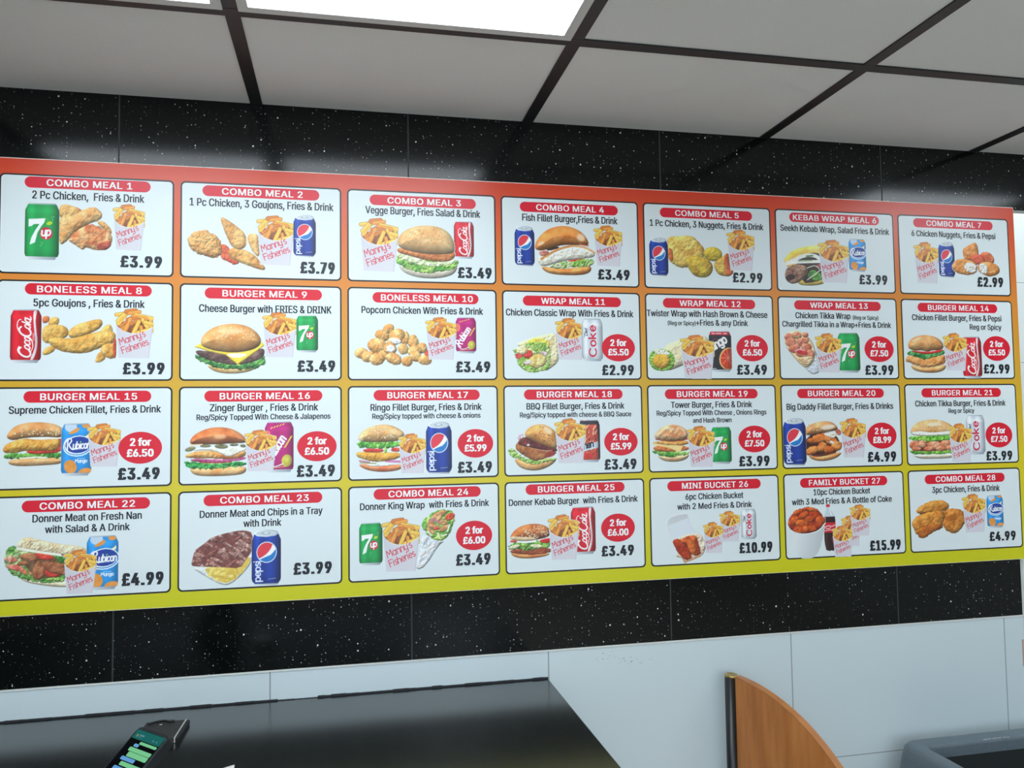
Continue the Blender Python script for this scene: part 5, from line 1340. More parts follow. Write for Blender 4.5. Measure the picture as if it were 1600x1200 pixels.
FOOD = {k: globals()['f%d' % k] for k in range(1, 29)}
FOODNAME = {1: 'fried_chicken_picture', 2: 'fried_chicken_picture', 5: 'chicken_nugget_picture', 6: 'kebab_wrap_picture', 7: 'chicken_nugget_picture', 8: 'chicken_goujon_picture', 10: 'popcorn_chicken_picture', 11: 'wrap_picture', 12: 'wrap_picture', 13: 'wrap_picture',
            22: 'filled_nan_picture', 23: 'meat_tray_picture', 24: 'wrap_picture', 26: 'chicken_box_picture', 27: 'chicken_bucket_picture', 28: 'fried_chicken_picture'}

# ------------------------------------------------------------------ the menu board
# per panel: (title, banner rect, title rect), description lines, price, offer, pictures back to front;
# rects are millimetres from the panel's upper left corner, y down
CELLS = {
    1: (('COMBO MEAL 1', [46.2, 4.7, 284.3, 27.9], [86.5, 9.2, 248.9, 23.0]), [('2 Pc Chicken,  Fries & Drink', [60.4, 33.8, 272.5, 50.1])], ('£3.99', [227.6, 162.2, 308.0, 186.3]), None, [('food', [525, 455, 1005, 870], [110.7, 58.5, 211.8, 154.8]), ('lemon', [220, 440, 530, 950], [47.8, 58.6, 111.8, 175.7]), ('fries', [1007, 455, 1292, 865], [212.3, 54.9, 273.6, 151.1])]),
    2: (('COMBO MEAL 2', [43.7, 6.6, 283.8, 29.8], [82.6, 11.2, 248.9, 25.0]), [('1 Pc Chicken, 3 Goujons, Fries & Drink', [18.2, 34.9, 313.9, 51.4])], ('£3.79', [243.7, 164.7, 316.5, 189.9]), None, [('food', [120, 385, 835, 865], [12.1, 70.9, 173.4, 186.0]), ('fries', [748, 385, 1083, 827], [153.4, 66.8, 230.8, 174.2]), ('cola', [1075, 372, 1278, 752], [229.0, 61.1, 276.6, 154.2])]),
    3: (('COMBO MEAL 3', [48.7, 10.5, 285.4, 33.7], [87.5, 15.0, 251.6, 28.8]), [('Vegge Burger, Fries Salad & Drink', [39.1, 36.7, 295.3, 53.1])], ('£3.49', [242.8, 167.2, 319.9, 191.5]), None, [('red', [1072, 405, 1265, 765], [234.6, 62.4, 280.3, 147.7]), ('food', [508, 440, 1130, 960], [103.9, 73.9, 248.0, 195.6]), ('fries', [163, 378, 537, 888], [26.0, 63.6, 110.6, 181.7])]),
    4: (('COMBO MEAL 4', [44.5, 11.3, 280.4, 34.4], [83.0, 15.8, 246.6, 29.6]), [('Fish Fillet Burger,Fries & Drink', [49.5, 39.2, 279.2, 55.5])], ('£3.49', [228.7, 163.1, 306.3, 186.9]), None, [('food', [398, 348, 1040, 872], [76.8, 62.7, 224.5, 180.2]), ('cola', [193, 350, 402, 772], [30.9, 66.8, 77.9, 160.5]), ('fries', [1020, 352, 1315, 775], [220.1, 59.6, 289.6, 155.6])]),
    5: (('COMBO MEAL 5', [42.7, 10.4, 281.8, 33.6], [81.4, 15.0, 246.7, 28.8]), [('1 Pc Chicken, 3 Nuggets, Fries & Drink', [16.5, 40.1, 311.2, 55.6])], ('£2.99', [226.0, 161.9, 304.5, 185.6]), None, [('food', [330, 425, 1105, 905], [55.2, 75.1, 231.1, 177.4]), ('cola', [143, 440, 357, 883], [13.7, 82.0, 61.2, 175.4]), ('fries', [1025, 360, 1337, 822], [213.1, 57.2, 285.6, 157.0])]),
    6: (('KEBAB WRAP MEAL 6', [39.3, 8.1, 289.3, 31.3], [49.1, 12.7, 281.6, 26.6]), [('Seekh Kebab Wrap, Salad Fries & Drink', [13.9, 39.4, 317.3, 54.7])], ('£3.99', [227.2, 158.7, 306.7, 182.5]), None, [('food', [205, 500, 720, 1005], [15.4, 84.8, 133.7, 190.5]), ('mango', [1000, 445, 1205, 835], [200.2, 68.0, 248.8, 151.1]), ('fries', [640, 460, 1005, 968], [115.4, 73.5, 200.8, 180.9])]),
    7: (('COMBO MEAL 7', [45.7, 8.2, 283.0, 31.4], [84.1, 12.7, 248.3, 26.6]), [('6 Chicken Nuggets, Fries & Pepsi', [38.9, 39.6, 289.9, 54.8])], ('£2.99', [228.6, 155.8, 307.1, 181.0]), None, [('fries', [252, 440, 540, 920], [44.0, 69.8, 116.2, 175.7]), ('cola', [537, 430, 725, 852], [115.9, 65.5, 163.7, 159.3]), ('food', [680, 430, 1260, 850], [152.2, 62.6, 302.1, 156.7])]),
    8: (('BONELESS MEAL 8', [50.2, 6.5, 288.5, 29.6], [72.3, 11.2, 269.6, 25.0]), [('5pc Goujons , Fries & Drink', [66.2, 37.9, 275.3, 53.5])], ('£3.99', [234.7, 167.1, 314.8, 190.9]), None, [('food', [365, 355, 1040, 785], [81.0, 69.9, 221.9, 168.2]), ('red', [90, 302, 370, 785], [25.0, 59.4, 82.0, 168.4]), ('fries', [1022, 300, 1368, 742], [217.9, 55.6, 292.1, 158.0])]),
    9: (('BURGER MEAL 9', [49.4, 8.0, 289.1, 31.2], [84.7, 12.6, 257.7, 26.4]), [('Cheese Burger with FRIES & DRINK', [38.1, 43.8, 309.4, 59.7])], ('£3.49', [237.8, 161.5, 316.7, 185.6]), None, [('food', [185, 425, 835, 885], [28.0, 82.2, 173.8, 191.1]), ('fries', [800, 332, 1105, 735], [165.8, 58.5, 236.0, 155.3]), ('lemon', [1103, 357, 1298, 690], [235.5, 63.7, 281.0, 144.2])]),
    10: (('BONELESS MEAL 10', [54.0, 10.4, 288.9, 33.6], [72.0, 15.1, 276.3, 28.9]), [('Popcorn Chicken With Fries & Drink', [29.9, 41.9, 299.0, 57.2])], ('£3.49', [236.5, 162.7, 314.0, 186.7]), None, [('food', [115, 405, 867, 820], [14.5, 79.8, 184.6, 174.9]), ('guava', [1090, 342, 1287, 690], [236.6, 63.0, 282.9, 144.4]), ('fries', [800, 345, 1095, 752], [169.3, 64.5, 237.7, 159.0])]),
    11: (('WRAP MEAL 11', [48.4, 11.4, 283.1, 34.6], [91.2, 16.0, 244.3, 29.8]), [('Chicken Classic Wrap With Fries & Drink', [8.3, 42.3, 313.2, 57.8])], ('£2.99', [233.8, 169.9, 311.2, 193.4]), ('£5.50', [233.8, 97.6, 315.3, 161.5]), [('food', [160, 455, 665, 890], [19.9, 94.0, 133.4, 189.4]), ('fries', [620, 315, 920, 750], [123.7, 62.1, 192.5, 158.5]), ('diet', [893, 318, 1113, 765], [186.2, 62.0, 237.2, 161.7])]),
    12: (('WRAP MEAL 12', [44.9, 10.5, 283.1, 33.8], [86.8, 15.2, 244.8, 29.0]), [('Twister Wrap with Hash Brown & Cheese', [3.5, 39.2, 314.6, 54.5]), ('(Reg or Spicy)', [55.5, 64.7, 126.5, 74.7]), ('+Fries & any Drink', [127.4, 60.9, 262.5, 75.0])], ('£3.49', [230.0, 168.8, 308.7, 192.6]), ('£6.50', [230.3, 96.5, 313.3, 160.5]), [('food', [130, 485, 850, 920], [5.2, 95.6, 165.6, 186.5]), ('orange', [820, 452, 1078, 918], [158.9, 87.5, 217.6, 186.1]), ('fries', [497, 500, 882, 995], [86.0, 98.3, 172.5, 202.2])]),
    13: (('WRAP MEAL 13', [44.8, 9.4, 284.9, 32.6], [88.1, 14.0, 248.3, 27.8]), [('Chicken Tikka Wrap', [46.9, 39.0, 198.2, 54.0]), ('(Reg or Spicy)', [204.7, 45.2, 276.7, 55.1]), ('Chargrilled Tikka in a Wrap+Fries & Drink', [10.6, 61.0, 312.3, 75.1])], ('£3.99', [234.2, 169.2, 314.0, 193.3]), ('£7.50', [234.4, 96.3, 316.9, 161.2]), [('food', [185, 412, 605, 940], [12.8, 82.4, 110.7, 194.0]), ('lemon', [815, 443, 1070, 912], [160.4, 87.6, 221.5, 188.1]), ('fries', [553, 455, 853, 910], [98.4, 90.8, 169.5, 187.7])]),
    14: (('BURGER MEAL 14', [48.3, 9.4, 285.2, 32.6], [78.2, 14.1, 259.7, 27.9]), [('Chicken Fillet Burger, Fries & Pepsi', [30.4, 39.2, 296.6, 54.4]), ('Reg or Spicy', [199.4, 62.5, 295.2, 76.6])], ('£2.99', [236.4, 166.2, 314.3, 190.0]), ('£5.50', [236.7, 92.7, 318.5, 157.2]), [('food', [140, 450, 645, 925], [4.2, 90.5, 124.7, 189.7]), ('red', [850, 475, 1085, 985], [174.1, 94.4, 231.8, 202.5]), ('fries', [617, 435, 905, 890], [118.2, 86.5, 188.3, 182.4])]),
    15: (('BURGER MEAL 15', [51.3, 7.9, 289.4, 31.1], [81.4, 12.6, 262.6, 26.4]), [('Supreme Chicken Fillet, Fries & Drink', [25.1, 38.1, 308.6, 53.1])], ('£3.49', [227.7, 165.5, 307.3, 189.4]), ('£6.50', [228.0, 92.3, 311.2, 157.5]), [('food', [8, 365, 565, 775], [12.3, 69.1, 125.3, 160.5]), ('mango', [545, 378, 820, 850], [121.3, 73.0, 178.2, 179.4]), ('fries', [780, 383, 1077, 768], [169.8, 74.9, 232.1, 162.2])]),
    16: (('BURGER MEAL 16', [50.0, 8.6, 289.5, 31.8], [80.2, 13.4, 263.8, 27.2]), [('Zinger Burger , Fries & Drink', [60.8, 36.9, 280.8, 52.0]), ('Reg/Spicy Topped With Cheese & Jalapenos', [34.8, 58.2, 306.5, 70.0])], ('£3.49', [236.4, 168.4, 315.4, 192.9]), ('£6.50', [237.1, 96.5, 319.3, 160.5]), [('food', [98, 410, 660, 855], [10.4, 84.0, 134.7, 187.6]), ('guava', [820, 362, 1080, 818], [170.8, 74.4, 230.2, 182.3]), ('fries', [640, 440, 925, 808], [130.3, 92.3, 194.7, 179.0])]),
    17: (('BURGER MEAL 17', [55.2, 8.8, 289.0, 32.0], [84.7, 13.5, 262.7, 27.3]), [('Ringo Fillet Burger, Fries & Drink', [48.4, 39.4, 293.4, 54.1]), ('Reg/Spicy topped with cheese & onions', [52.0, 60.3, 290.4, 71.7])], ('£3.49', [238.1, 169.0, 314.8, 193.1]), ('£5.99', [238.2, 96.8, 318.3, 160.3]), [('food', [122, 385, 610, 855], [15.2, 82.9, 124.1, 188.8]), ('fries', [540, 478, 805, 860], [108.2, 105.0, 168.3, 191.7]), ('cola', [803, 357, 1053, 865], [167.9, 78.2, 225.4, 194.4])]),
    18: (('BURGER MEAL 18', [47.8, 9.2, 282.4, 32.4], [77.5, 13.8, 256.6, 27.6]), [('BBQ Fillet Burger, Fries & Drink', [53.0, 40.2, 286.2, 54.7]), ('Reg/Spicy topped with cheese & BBQ Sauce', [37.4, 61.1, 302.4, 72.5])], ('£3.49', [235.0, 170.8, 312.7, 194.6]), ('£5.99', [235.4, 99.1, 316.7, 162.9]), [('food', [122, 448, 645, 940], [8.4, 87.0, 125.0, 193.3]), ('burst', [868, 405, 1085, 850], [175.9, 79.3, 225.7, 177.0]), ('fries', [613, 395, 935, 860], [118.0, 76.5, 191.2, 178.1])]),
    19: (('BURGER MEAL 19', [44.2, 10.0, 282.3, 33.2], [74.2, 14.7, 256.2, 28.5]), [('Tower Burger, Fries & Drink', [58.5, 39.7, 266.9, 54.2]), ('Reg/Spicy Topped With Cheese , Onions Rings', [22.4, 60.1, 303.8, 71.9]), ('and Hash Brown', [113.2, 78.2, 212.2, 89.6])], ('£3.99', [228.7, 171.2, 308.3, 195.3]), ('£7.50', [228.7, 98.5, 311.8, 162.6]), [('food', [158, 465, 575, 887], [7.6, 90.8, 103.5, 181.6]), ('lemon', [810, 497, 1030, 905], [158.3, 99.5, 210.3, 188.5]), ('fries', [550, 493, 847, 940], [97.5, 97.9, 166.9, 194.8])]),
    20: (('BURGER MEAL 20', [44.9, 10.4, 284.3, 33.6], [73.4, 15.1, 260.5, 28.9]), [('Big Daddy Fillet Burger, Fries & Drinks', [15.1, 46.8, 309.0, 61.7])], ('£4.99', [232.0, 168.1, 311.8, 192.6]), ('£8.99', [233.0, 95.6, 315.4, 160.7]), [('food', [390, 460, 840, 943], [60.9, 88.2, 166.4, 189.6]), ('cola', [140, 427, 407, 988], [3.3, 80.4, 64.8, 197.2]), ('fries', [805, 437, 1103, 893], [158.4, 84.4, 229.4, 180.9])]),
    21: (('BURGER MEAL 21', [49.1, 10.6, 284.4, 33.8], [79.1, 15.4, 259.4, 29.2]), [('Chicken Tikka Burger, Fries & Drink', [29.4, 41.9, 297.0, 56.6]), ('Reg or Spicy', [125.5, 62.6, 201.7, 74.0])], ('£3.99', [231.5, 173.3, 309.9, 196.8]), ('£7.50', [232.2, 99.7, 312.9, 164.1]), [('food', [155, 478, 735, 980], [6.1, 88.7, 140.7, 189.8]), ('diet', [880, 427, 1112, 922], [175.5, 79.8, 230.8, 180.9]), ('fries', [665, 535, 950, 1015], [123.8, 101.3, 191.0, 198.8])]),
    22: (('COMBO MEAL 22', [51.7, 9.2, 289.0, 32.4], [83.8, 14.0, 260.7, 27.8]), [('Donner Meat on Fresh Nan', [71.3, 37.4, 273.8, 52.5]), ('with Salad & A Drink', [94.4, 59.9, 251.4, 74.5])], ('£4.99', [237.2, 161.0, 316.4, 186.4]), None, [('food', [25, 455, 760, 920], [19.8, 78.8, 172.4, 183.8]), ('mango', [753, 455, 1033, 930], [170.9, 83.2, 230.6, 191.9]), ('fries', [553, 580, 840, 965], [129.1, 110.0, 189.6, 197.5])]),
    23: (('COMBO MEAL 23', [49.7, 8.5, 289.1, 31.8], [82.1, 13.4, 261.3, 27.2]), [('Donner Meat and Chips in a Tray', [42.2, 40.6, 289.8, 55.5]), ('with Drink', [128.5, 62.4, 205.2, 77.3])], ('£3.99', [229.8, 156.6, 308.6, 181.2]), None, [('food', [155, 415, 715, 920], [24.3, 81.0, 147.8, 197.1]), ('cola', [703, 410, 967, 912], [145.1, 83.5, 204.5, 200.1])]),
    24: (('COMBO MEAL 24', [54.1, 6.7, 288.7, 29.9], [85.9, 11.5, 261.2, 25.3]), [('Donner King Wrap  with Fries & Drink', [24.9, 36.3, 307.1, 51.2])], ('£3.49', [231.8, 154.8, 309.1, 179.3]), ('£6.00', [232.4, 82.6, 313.3, 147.1]), [('food', [700, 312, 1090, 895], [142.9, 54.5, 231.8, 186.0]), ('lemon', [160, 440, 387, 852], [22.8, 78.1, 72.8, 169.5]), ('fries', [380, 397, 743, 912], [71.3, 70.9, 152.5, 186.0])]),
    25: (('BURGER MEAL 25', [48.2, 6.7, 282.4, 29.9], [76.5, 11.5, 258.2, 25.2]), [('Donner Kebab Burger  with Fries & Drink', [9.1, 38.6, 314.0, 53.2])], ('£3.49', [223.8, 151.5, 301.7, 174.9]), ('£6.00', [223.7, 79.1, 305.3, 143.2]), [('food', [112, 508, 560, 874], [3.8, 93.4, 104.8, 173.0]), ('red', [765, 335, 1017, 825], [152.2, 60.0, 210.7, 168.3]), ('fries', [533, 420, 848, 880], [98.8, 77.1, 171.1, 178.2])]),
    26: (('MINI BUCKET 26', [44.8, 8.8, 283.0, 32.0], [81.2, 13.6, 250.1, 27.4]), [('6pc Chicken Bucket', [89.1, 38.9, 236.9, 53.2]), ('with 2 Med Fries & Drink', [68.0, 61.7, 258.6, 75.6])], ('£10.99', [222.7, 159.2, 308.6, 183.6]), None, [('food', [260, 470, 695, 1035], [39.8, 83.2, 137.7, 200.9]), ('fries', [850, 452, 1078, 792], [174.0, 83.4, 226.6, 155.2]), ('fries', [670, 575, 890, 918], [132.1, 107.8, 182.4, 179.8]), ('diet', [1088, 427, 1257, 765], [229.1, 79.8, 268.6, 151.6])]),
    27: (('FAMILY BUCKET 27', [44.6, 11.1, 284.1, 34.3], [68.2, 15.8, 264.3, 29.6]), [('10pc Chicken Bucket', [79.6, 38.5, 235.1, 53.1]), ('with 3 Med Fries & A Bottle of Coke', [20.9, 60.7, 294.9, 75.3])], ('£15.99', [228.8, 169.0, 314.9, 193.8]), None, [('bottle', [575, 393, 715, 938], [104.5, 76.1, 137.2, 189.2]), ('food', [145, 420, 600, 1025], [5.2, 79.5, 109.9, 204.2]), ('fries', [780, 525, 1000, 880], [152.1, 105.7, 204.1, 179.7]), ('fries', [880, 398, 1115, 760], [176.7, 79.9, 232.6, 155.8]), ('fries', [675, 645, 910, 1005], [126.5, 129.8, 181.7, 204.6])]),
    28: (('COMBO MEAL 28', [48.3, 12.2, 283.8, 35.4], [79.6, 16.9, 256.0, 30.7]), [('3pc Chicken, Fries & Drink', [67.8, 42.7, 267.5, 57.8])], ('£4.99', [230.3, 161.6, 308.9, 185.0]), None, [('food', [140, 393, 780, 850], [5.8, 72.5, 168.8, 172.7]), ('fries', [720, 342, 985, 777], [153.9, 64.4, 222.8, 160.9]), ('mango', [995, 352, 1182, 725], [225.7, 68.6, 275.0, 151.8])]),
}

def inkmat(name, rgb, rough=0.34):
    m = mat(name, (0, 0, 0), rough, 0, 0.5)
    c = np.clip(tolin(rgb) / GAIN, 0, .95)
    m.node_tree.nodes['Principled BSDF'].inputs['Base Color'].default_value = (c[0], c[1], c[2], 1)
    return m
K_PAPER = inkmat('panel_white', PAPER)
K_BLACK = inkmat('ink_black', (16, 18, 22))
K_TEXT = inkmat('ink_text', (24, 28, 36))
K_RED = inkmat('ink_red', (214, 14, 42))
K_WHITE = inkmat('ink_white', (246, 238, 240))
K_EDGE = inkmat('board_edge', (236, 226, 214))

def picture_material():
    m = mat('picture_ink', (255, 255, 255), 0.34)
    N = NT(m)
    a = N.n('Attribute', attribute_name='ink')
    N.l(a.outputs['Color'], N.b.inputs['Base Color'])
    return m
K_PIC = picture_material()

BX0, BX1, BZ0, BZ1 = -0.246, 2.186, H - 1.0625, H - 0.1478
def backing_material():
    m = mat('board_gradient', (255, 255, 255), 0.30)
    N = NT(m)
    geo = N.n('NewGeometry')
    sep = N.n('SeparateXYZ')
    N.l(geo.outputs['Position'], sep.inputs[0])
    t = N.math('DIVIDE', N.math('SUBTRACT', BZ1, sep.outputs[2]), BZ1 - BZ0)
    rp = N.n('ValToRGB')
    el = rp.color_ramp.elements
    stops = [(0.0, (208, 60, 34)), (0.10, (214, 84, 38)), (0.265, (216, 132, 48)), (0.5, (208, 162, 40)), (0.736, (208, 190, 26)), (1.0, (200, 198, 14))]
    while len(el) < len(stops):
        el.new(0.5)
    for e, (pos, c) in zip(el, stops):
        e.position = pos
        q = np.clip(tolin(c) / GAIN, 0, .95)
        e.color = (q[0], q[1], q[2], 1)
    N.l(t, rp.inputs[0])
    N.l(rp.outputs[0], N.b.inputs['Base Color'])
    return m
K_BACK = backing_material()

def flat_mesh(name, shapes, parent, y):
    """shapes: list of (verts mm, tris, material); one flat mesh at depth y"""
    V, F, MI, mats = [], [], [], []
    for k, (v, f, m) in enumerate(shapes):
        if m not in mats:
            mats.append(m)
        b = len(V)
        V += [(q[0] / 1000.0, -0.00006 * k - (q[2] / 1000.0 if len(q) > 2 else 0.0), -q[1] / 1000.0) for q in v]
        for t in f:
            F.append([b + i for i in t])
            MI.append(mats.index(m))
    me = bpy.data.meshes.new(name)
    me.from_pydata(V, [], F)
    for m in mats:
        me.materials.append(m)
    me.polygons.foreach_set('material_index', MI)
    me.update()
    o = bpy.data.objects.new(name, me)
    COL.objects.link(o)
    o.parent = parent
    o.location = (0, y, 0)
    return o

def ngon(pts):
    return [tuple(q) for q in pts], [list(range(len(pts)))]

def tint_ell(x0, y0, x1, y1, n=40):
    return ell((x0 + x1) / 2, (y0 + y1) / 2, (x1 - x0) / 2, (y1 - y0) / 2, 0, n)

SHARED = {}
CANS = {'lemon': (paint_lemon, 'green_can_picture'), 'cola': (paint_cola, 'blue_can_picture'), 'red': (paint_red, 'red_can_picture'), 'diet': (paint_diet, 'silver_can_picture'),
        'mango': (paint_mango, 'light_blue_can_picture'), 'guava': (paint_guava, 'magenta_can_picture'), 'orange': (paint_orange, 'black_can_picture'), 'burst': (paint_burst, 'patterned_can_picture'),
        'bottle': (paint_bottle, 'cola_bottle_picture'), 'fries': (paint_fries, 'fries_picture')}
BOX = {'fries': (748, 385, 1083, 827)}

def menu_board():
    ox, oy, oz = (BX0 + BX1) / 2, 0.0, BZ0
    bm = bmesh.new()
    box(bm, BX0 - ox, BX1 - ox, -0.006, -0.0006, 0, BZ1 - BZ0, 0)
    e = .0009
    for (x0, x1, z0, z1) in ((BX0, BX1, BZ0 - e, BZ0), (BX0, BX1, BZ1, BZ1 + e * 1.6), (BX1, BX1 + e, BZ0, BZ1), (BX0 - e, BX0, BZ0, BZ1)):
        box(bm, x0 - ox, x1 - ox, -0.0058, -0.0006, z0 - oz, z1 - oz, 1)
    board = obj_from_bm('menu_board', bm, [K_BACK, K_EDGE], None, (ox, oy, oz))
    tag(board, 'wide red to yellow menu board of meal panels on the black tiled wall', 'menu board')
    CWm, CHm, PX, PZ, X0, Z0 = 330.5, 204.5, .3429, .2167, -.2204, -.1787
    outer = [(x, -z) for x, z in rrect(0, -CHm, CWm, 0, 10, 8)]
    inner = [(x, -z) for x, z in rrect(3.3, -CHm + 3.3, CWm - 3.3, -3.3, 7.6, 8)]
    for n in range(1, 29):
        (title, brect, trect), desc, price, offer, pics = CELLS[n]
        c, r = (n - 1) % 7, (n - 1) // 7
        bm = bmesh.new()
        prism(bm, [(x / 1000, -y / 1000) for x, y in outer], -.0002, 0, 0)
        prism(bm, [(x / 1000, -y / 1000) for x, y in inner], -.0004, -.0001, 1)
        pan = obj_from_bm('meal_panel', bm, [K_BLACK, K_PAPER], board, (X0 + PX * c - ox, -0.006, H + Z0 - PZ * r - oz))
        pan['label'] = 'white meal panel headed ' + title
        bv = [(x, -z) for x, z in rrect(brect[0], -brect[3], brect[2], -brect[1], (brect[3] - brect[1]) / 2 - .1, 10)]
        tv, tf = text_shape(title, trect, .045, .012, .05)
        flat_mesh('title_banner', [ngon(bv) + (K_RED,), (tv, tf, K_WHITE)], pan, -.0005)
        for s, rc in desc:
            v, f = text_shape(s, rc, .036, .010)
            flat_mesh('description_text', [(v, f, K_TEXT)], pan, -.0008)
        v, f = text_shape(price[0], price[1], .088, .022, .20)
        flat_mesh('price_text', [(v, f, K_TEXT)], pan, -.00095)
        if offer:
            x0, y0, x1, y1 = offer[1]
            w, h = x1 - x0, y1 - y0
            cx = (x0 + x1) / 2
            a = text_shape('2 for', (cx - w * .24, y0 + h * .20, cx + w * .25, y0 + h * .44), .075, .02, .02)
            b = text_shape(offer[0], (cx - w * .31, y0 + h * .54, cx + w * .31, y0 + h * .78), .075, .02, .02)
            flat_mesh('offer_badge', [ngon(tint_ell(x0, y0, x1, y1)) + (K_RED,), a + (K_WHITE,), b + (K_WHITE,)], pan, -.0008)
        for k, (kind, src, rc) in enumerate(pics):
            if kind == 'food':
                p = Pic(src[0], src[1], src[2], src[3], 4.2)
                FOOD[n](p)
                nm = FOODNAME.get(n, 'burger_picture')
                me = p.mesh(nm, K_PIC)
            else:
                if kind not in SHARED:
                    SHARED[kind] = CANS[kind][0]().mesh(CANS[kind][1], K_PIC)
                me = SHARED[kind]
                nm = CANS[kind][1]
                if kind == 'fries':                    # the painted area is a little larger than the measured box
                    w, h = rc[2] - rc[0], rc[3] - rc[1]
                    rc = (rc[0] - w * 4 / 335, rc[1] - h * 5 / 442, rc[2] + w * 3 / 335, rc[3] + h * 3 / 442)
            o = bpy.data.objects.new(nm, me)
            COL.objects.link(o)
            o.parent = pan
            o.location = (rc[0] / 1000, -.0005 - .00006 * k, -rc[1] / 1000)
            o.scale = ((rc[2] - rc[0]) / 1000, 1, (rc[3] - rc[1]) / 1000)
menu_board()

# ------------------------------------------------------------------ counter
ZK = H - 1.269
def counter():
    o = empty('counter', (-0.7, -0.33, 0))
    top = noise_material('counter_top', (5, 7, 7), (56, 62, 62), 300, 0.20, .5, .03, None, 1)
    rp = [n for n in top.node_tree.nodes if n.type == 'VALTORGB'][0]
    rp.color_ramp.elements[0].position = 0.55
    rp.color_ramp.elements[1].position = 0.80
    top.node_tree.nodes['Principled BSDF'].inputs['IOR'].default_value = 2.25
    bm = bmesh.new()
    box(bm, XL + .001, 0.903, -0.66, -0.0008, ZK - .04, ZK, 0, .002)
    w = obj_from_bm('worktop', bm, top)
    bm = bmesh.new()
    wood = mat('counter_front', (92, 96, 98), .5)
    box(bm, XL + .001, .86, -.60, -.57, 0, ZK - .0405)
    f = obj_from_bm('front_panel', bm, wood)
    bm = bmesh.new()
    box(bm, .86, .88, -.60, -.02, 0, ZK - .0405)
    e = obj_from_bm('end_panel', bm, wood)
    rnd = random.Random(9)
    bm = bmesh.new()
    x = -.30
    while x < .902:
        l = rnd.uniform(.012, .05)
        x1 = min(.9025, x + l)
        h = rnd.uniform(.0028, .0042)
        if .29 < x < .40:
            h = rnd.uniform(.0008, .0016)
        box(bm, x, x1, -.0035, -.0003, ZK, ZK + h)
        x = x1
    s = obj_from_bm('sealant_strip', bm, M_SEAL)
    for q in (w, f, e, s):
        q.parent = o
        q.matrix_parent_inverse = Matrix.Translation(o.location).inverted()
    tag(o, 'dark grey counter with a flat worktop against the white tiles', 'counter')
counter()

# ------------------------------------------------------------------ phone propped on the counter
def phone():
    yaw, tilt = 0.80, 0.6696
    ex = Vector((math.cos(yaw), -math.sin(yaw), 0))
    ey = Vector((math.sin(yaw) * math.cos(tilt), math.cos(yaw) * math.cos(tilt), math.sin(tilt)))
    nz = ex.cross(ey)
    B = Vector((0.085, -0.5474, ZK + .0125))
    root = empty('mobile_phone', (B.x, B.y, ZK))
    M = Matrix((ex, ey, nz)).transposed().to_4x4()
    M.translation = Vector((0, 0, B.z - ZK))
    W, L, T = .080, .165, .0125
    def slab(name, x0, x1, v0, v1, z0, z1, r, m, parent=None):
        t = bmesh.new()
        prism(t, rrect(x0, L - v1, x1, L - v0, r, 5), -z1, -z0)
        bm = bmesh.new()
        R = Matrix(((1, 0, 0, 0), (0, 0, 1, 0), (0, -1, 0, 0), (0, 0, 0, 1)))
        merge(bm, t, 0, M @ R)
        o = obj_from_bm(name, bm, m, parent or root)
        return o
    case = mat('phone_case', (30, 33, 35), .45)
    slab('phone_case', -W / 2, W / 2, 0, L, -T, 0, .008, case)
    rim = slab('metal_rim', -W / 2 + .003, W / 2 - .0025, .003, L - .003, 0, .0012, .006, mat('phone_rim', (120, 130, 134), .25, .8))
    scr = slab('screen', -W / 2 + .0042, W / 2 - .0042, .0042, L - .0045, .0004, .0016, .005, mat('phone_glass', (10, 11, 14), .08, 0, .5))
    def lit(name, u0, u1, v0, v1, rgb, s=.85):
        x0 = -W / 2 + .0045 + u0 * (W - .009)
        x1 = -W / 2 + .0045 + u1 * (W - .009)
        m = mat('screen_' + name, (8, 8, 8), .1, 0, .5, rgb, s)
        slab(name, x0, x1, v0 / 1000, v1 / 1000, .0016, .0018, min(.0016, (v1 - v0) / 2300, (x1 - x0) / 2.3), m, scr)
    lit('chat_header', 0.01, .99, 5, 19, (28, 104, 100))
    lit('avatar', .10, .17, 11.5, 16, (170, 160, 90))
    lit('contact_line', .20, .36, 11, 13.2, (110, 170, 190))
    lit('contact_line', .20, .30, 14.2, 15.6, (90, 140, 150))
    lit('header_icon', .70, .735, 13, 15.6, (150, 200, 210))
    lit('header_icon', .82, .86, 13, 15.6, (110, 170, 190))
    lit('chat_bubble', .38, .97, 20.5, 24.5, (126, 210, 152))
    lit('chat_bubble', .26, .42, 25, 29.5, (110, 176, 226))
    lit('chat_bubble', .20, .97, 31, 37, (126, 210, 152))
    lit('chat_bubble', .28, .97, 37.6, 45, (126, 210, 152))
    lit('chat_bubble', .18, .66, 46, 51.5, (104, 168, 226))
    lit('chat_bubble', .28, .97, 53, 59, (126, 210, 152))
    lit('chat_bubble', .18, .62, 61, 67, (104, 168, 226))
    lit('chat_bubble', .34, .97, 69, 80, (126, 210, 152))
    # fold-out prop from the back of the case to the counter
    t = bmesh.new()
    q = M @ Vector((0, .105, -T))
    foot = Vector((q.x + math.sin(yaw) * .045, q.y + math.cos(yaw) * .045, .003))
    up = (q - foot).normalized()
    side = ex
    th = up.cross(side).normalized() * .002
    vs = []
    for a in (foot, q):
        for s in (-.022, .022):
            for k in (-1, 1):
                vs.append(t.verts.new(a + side * s + th * k))
    for f in ((0, 1, 3, 2), (4, 6, 7, 5), (0, 4, 5, 1), (2, 3, 7, 6), (0, 2, 6, 4), (1, 5, 7, 3)):
        t.faces.new([vs[i] for i in f])
    bmesh.ops.recalc_face_normals(t, faces=t.faces)
    obj_from_bm('prop_leg', t, case, root)
    tag(root, 'propped mobile phone in a dark case showing green and blue chat bubbles', 'mobile phone')
phone()

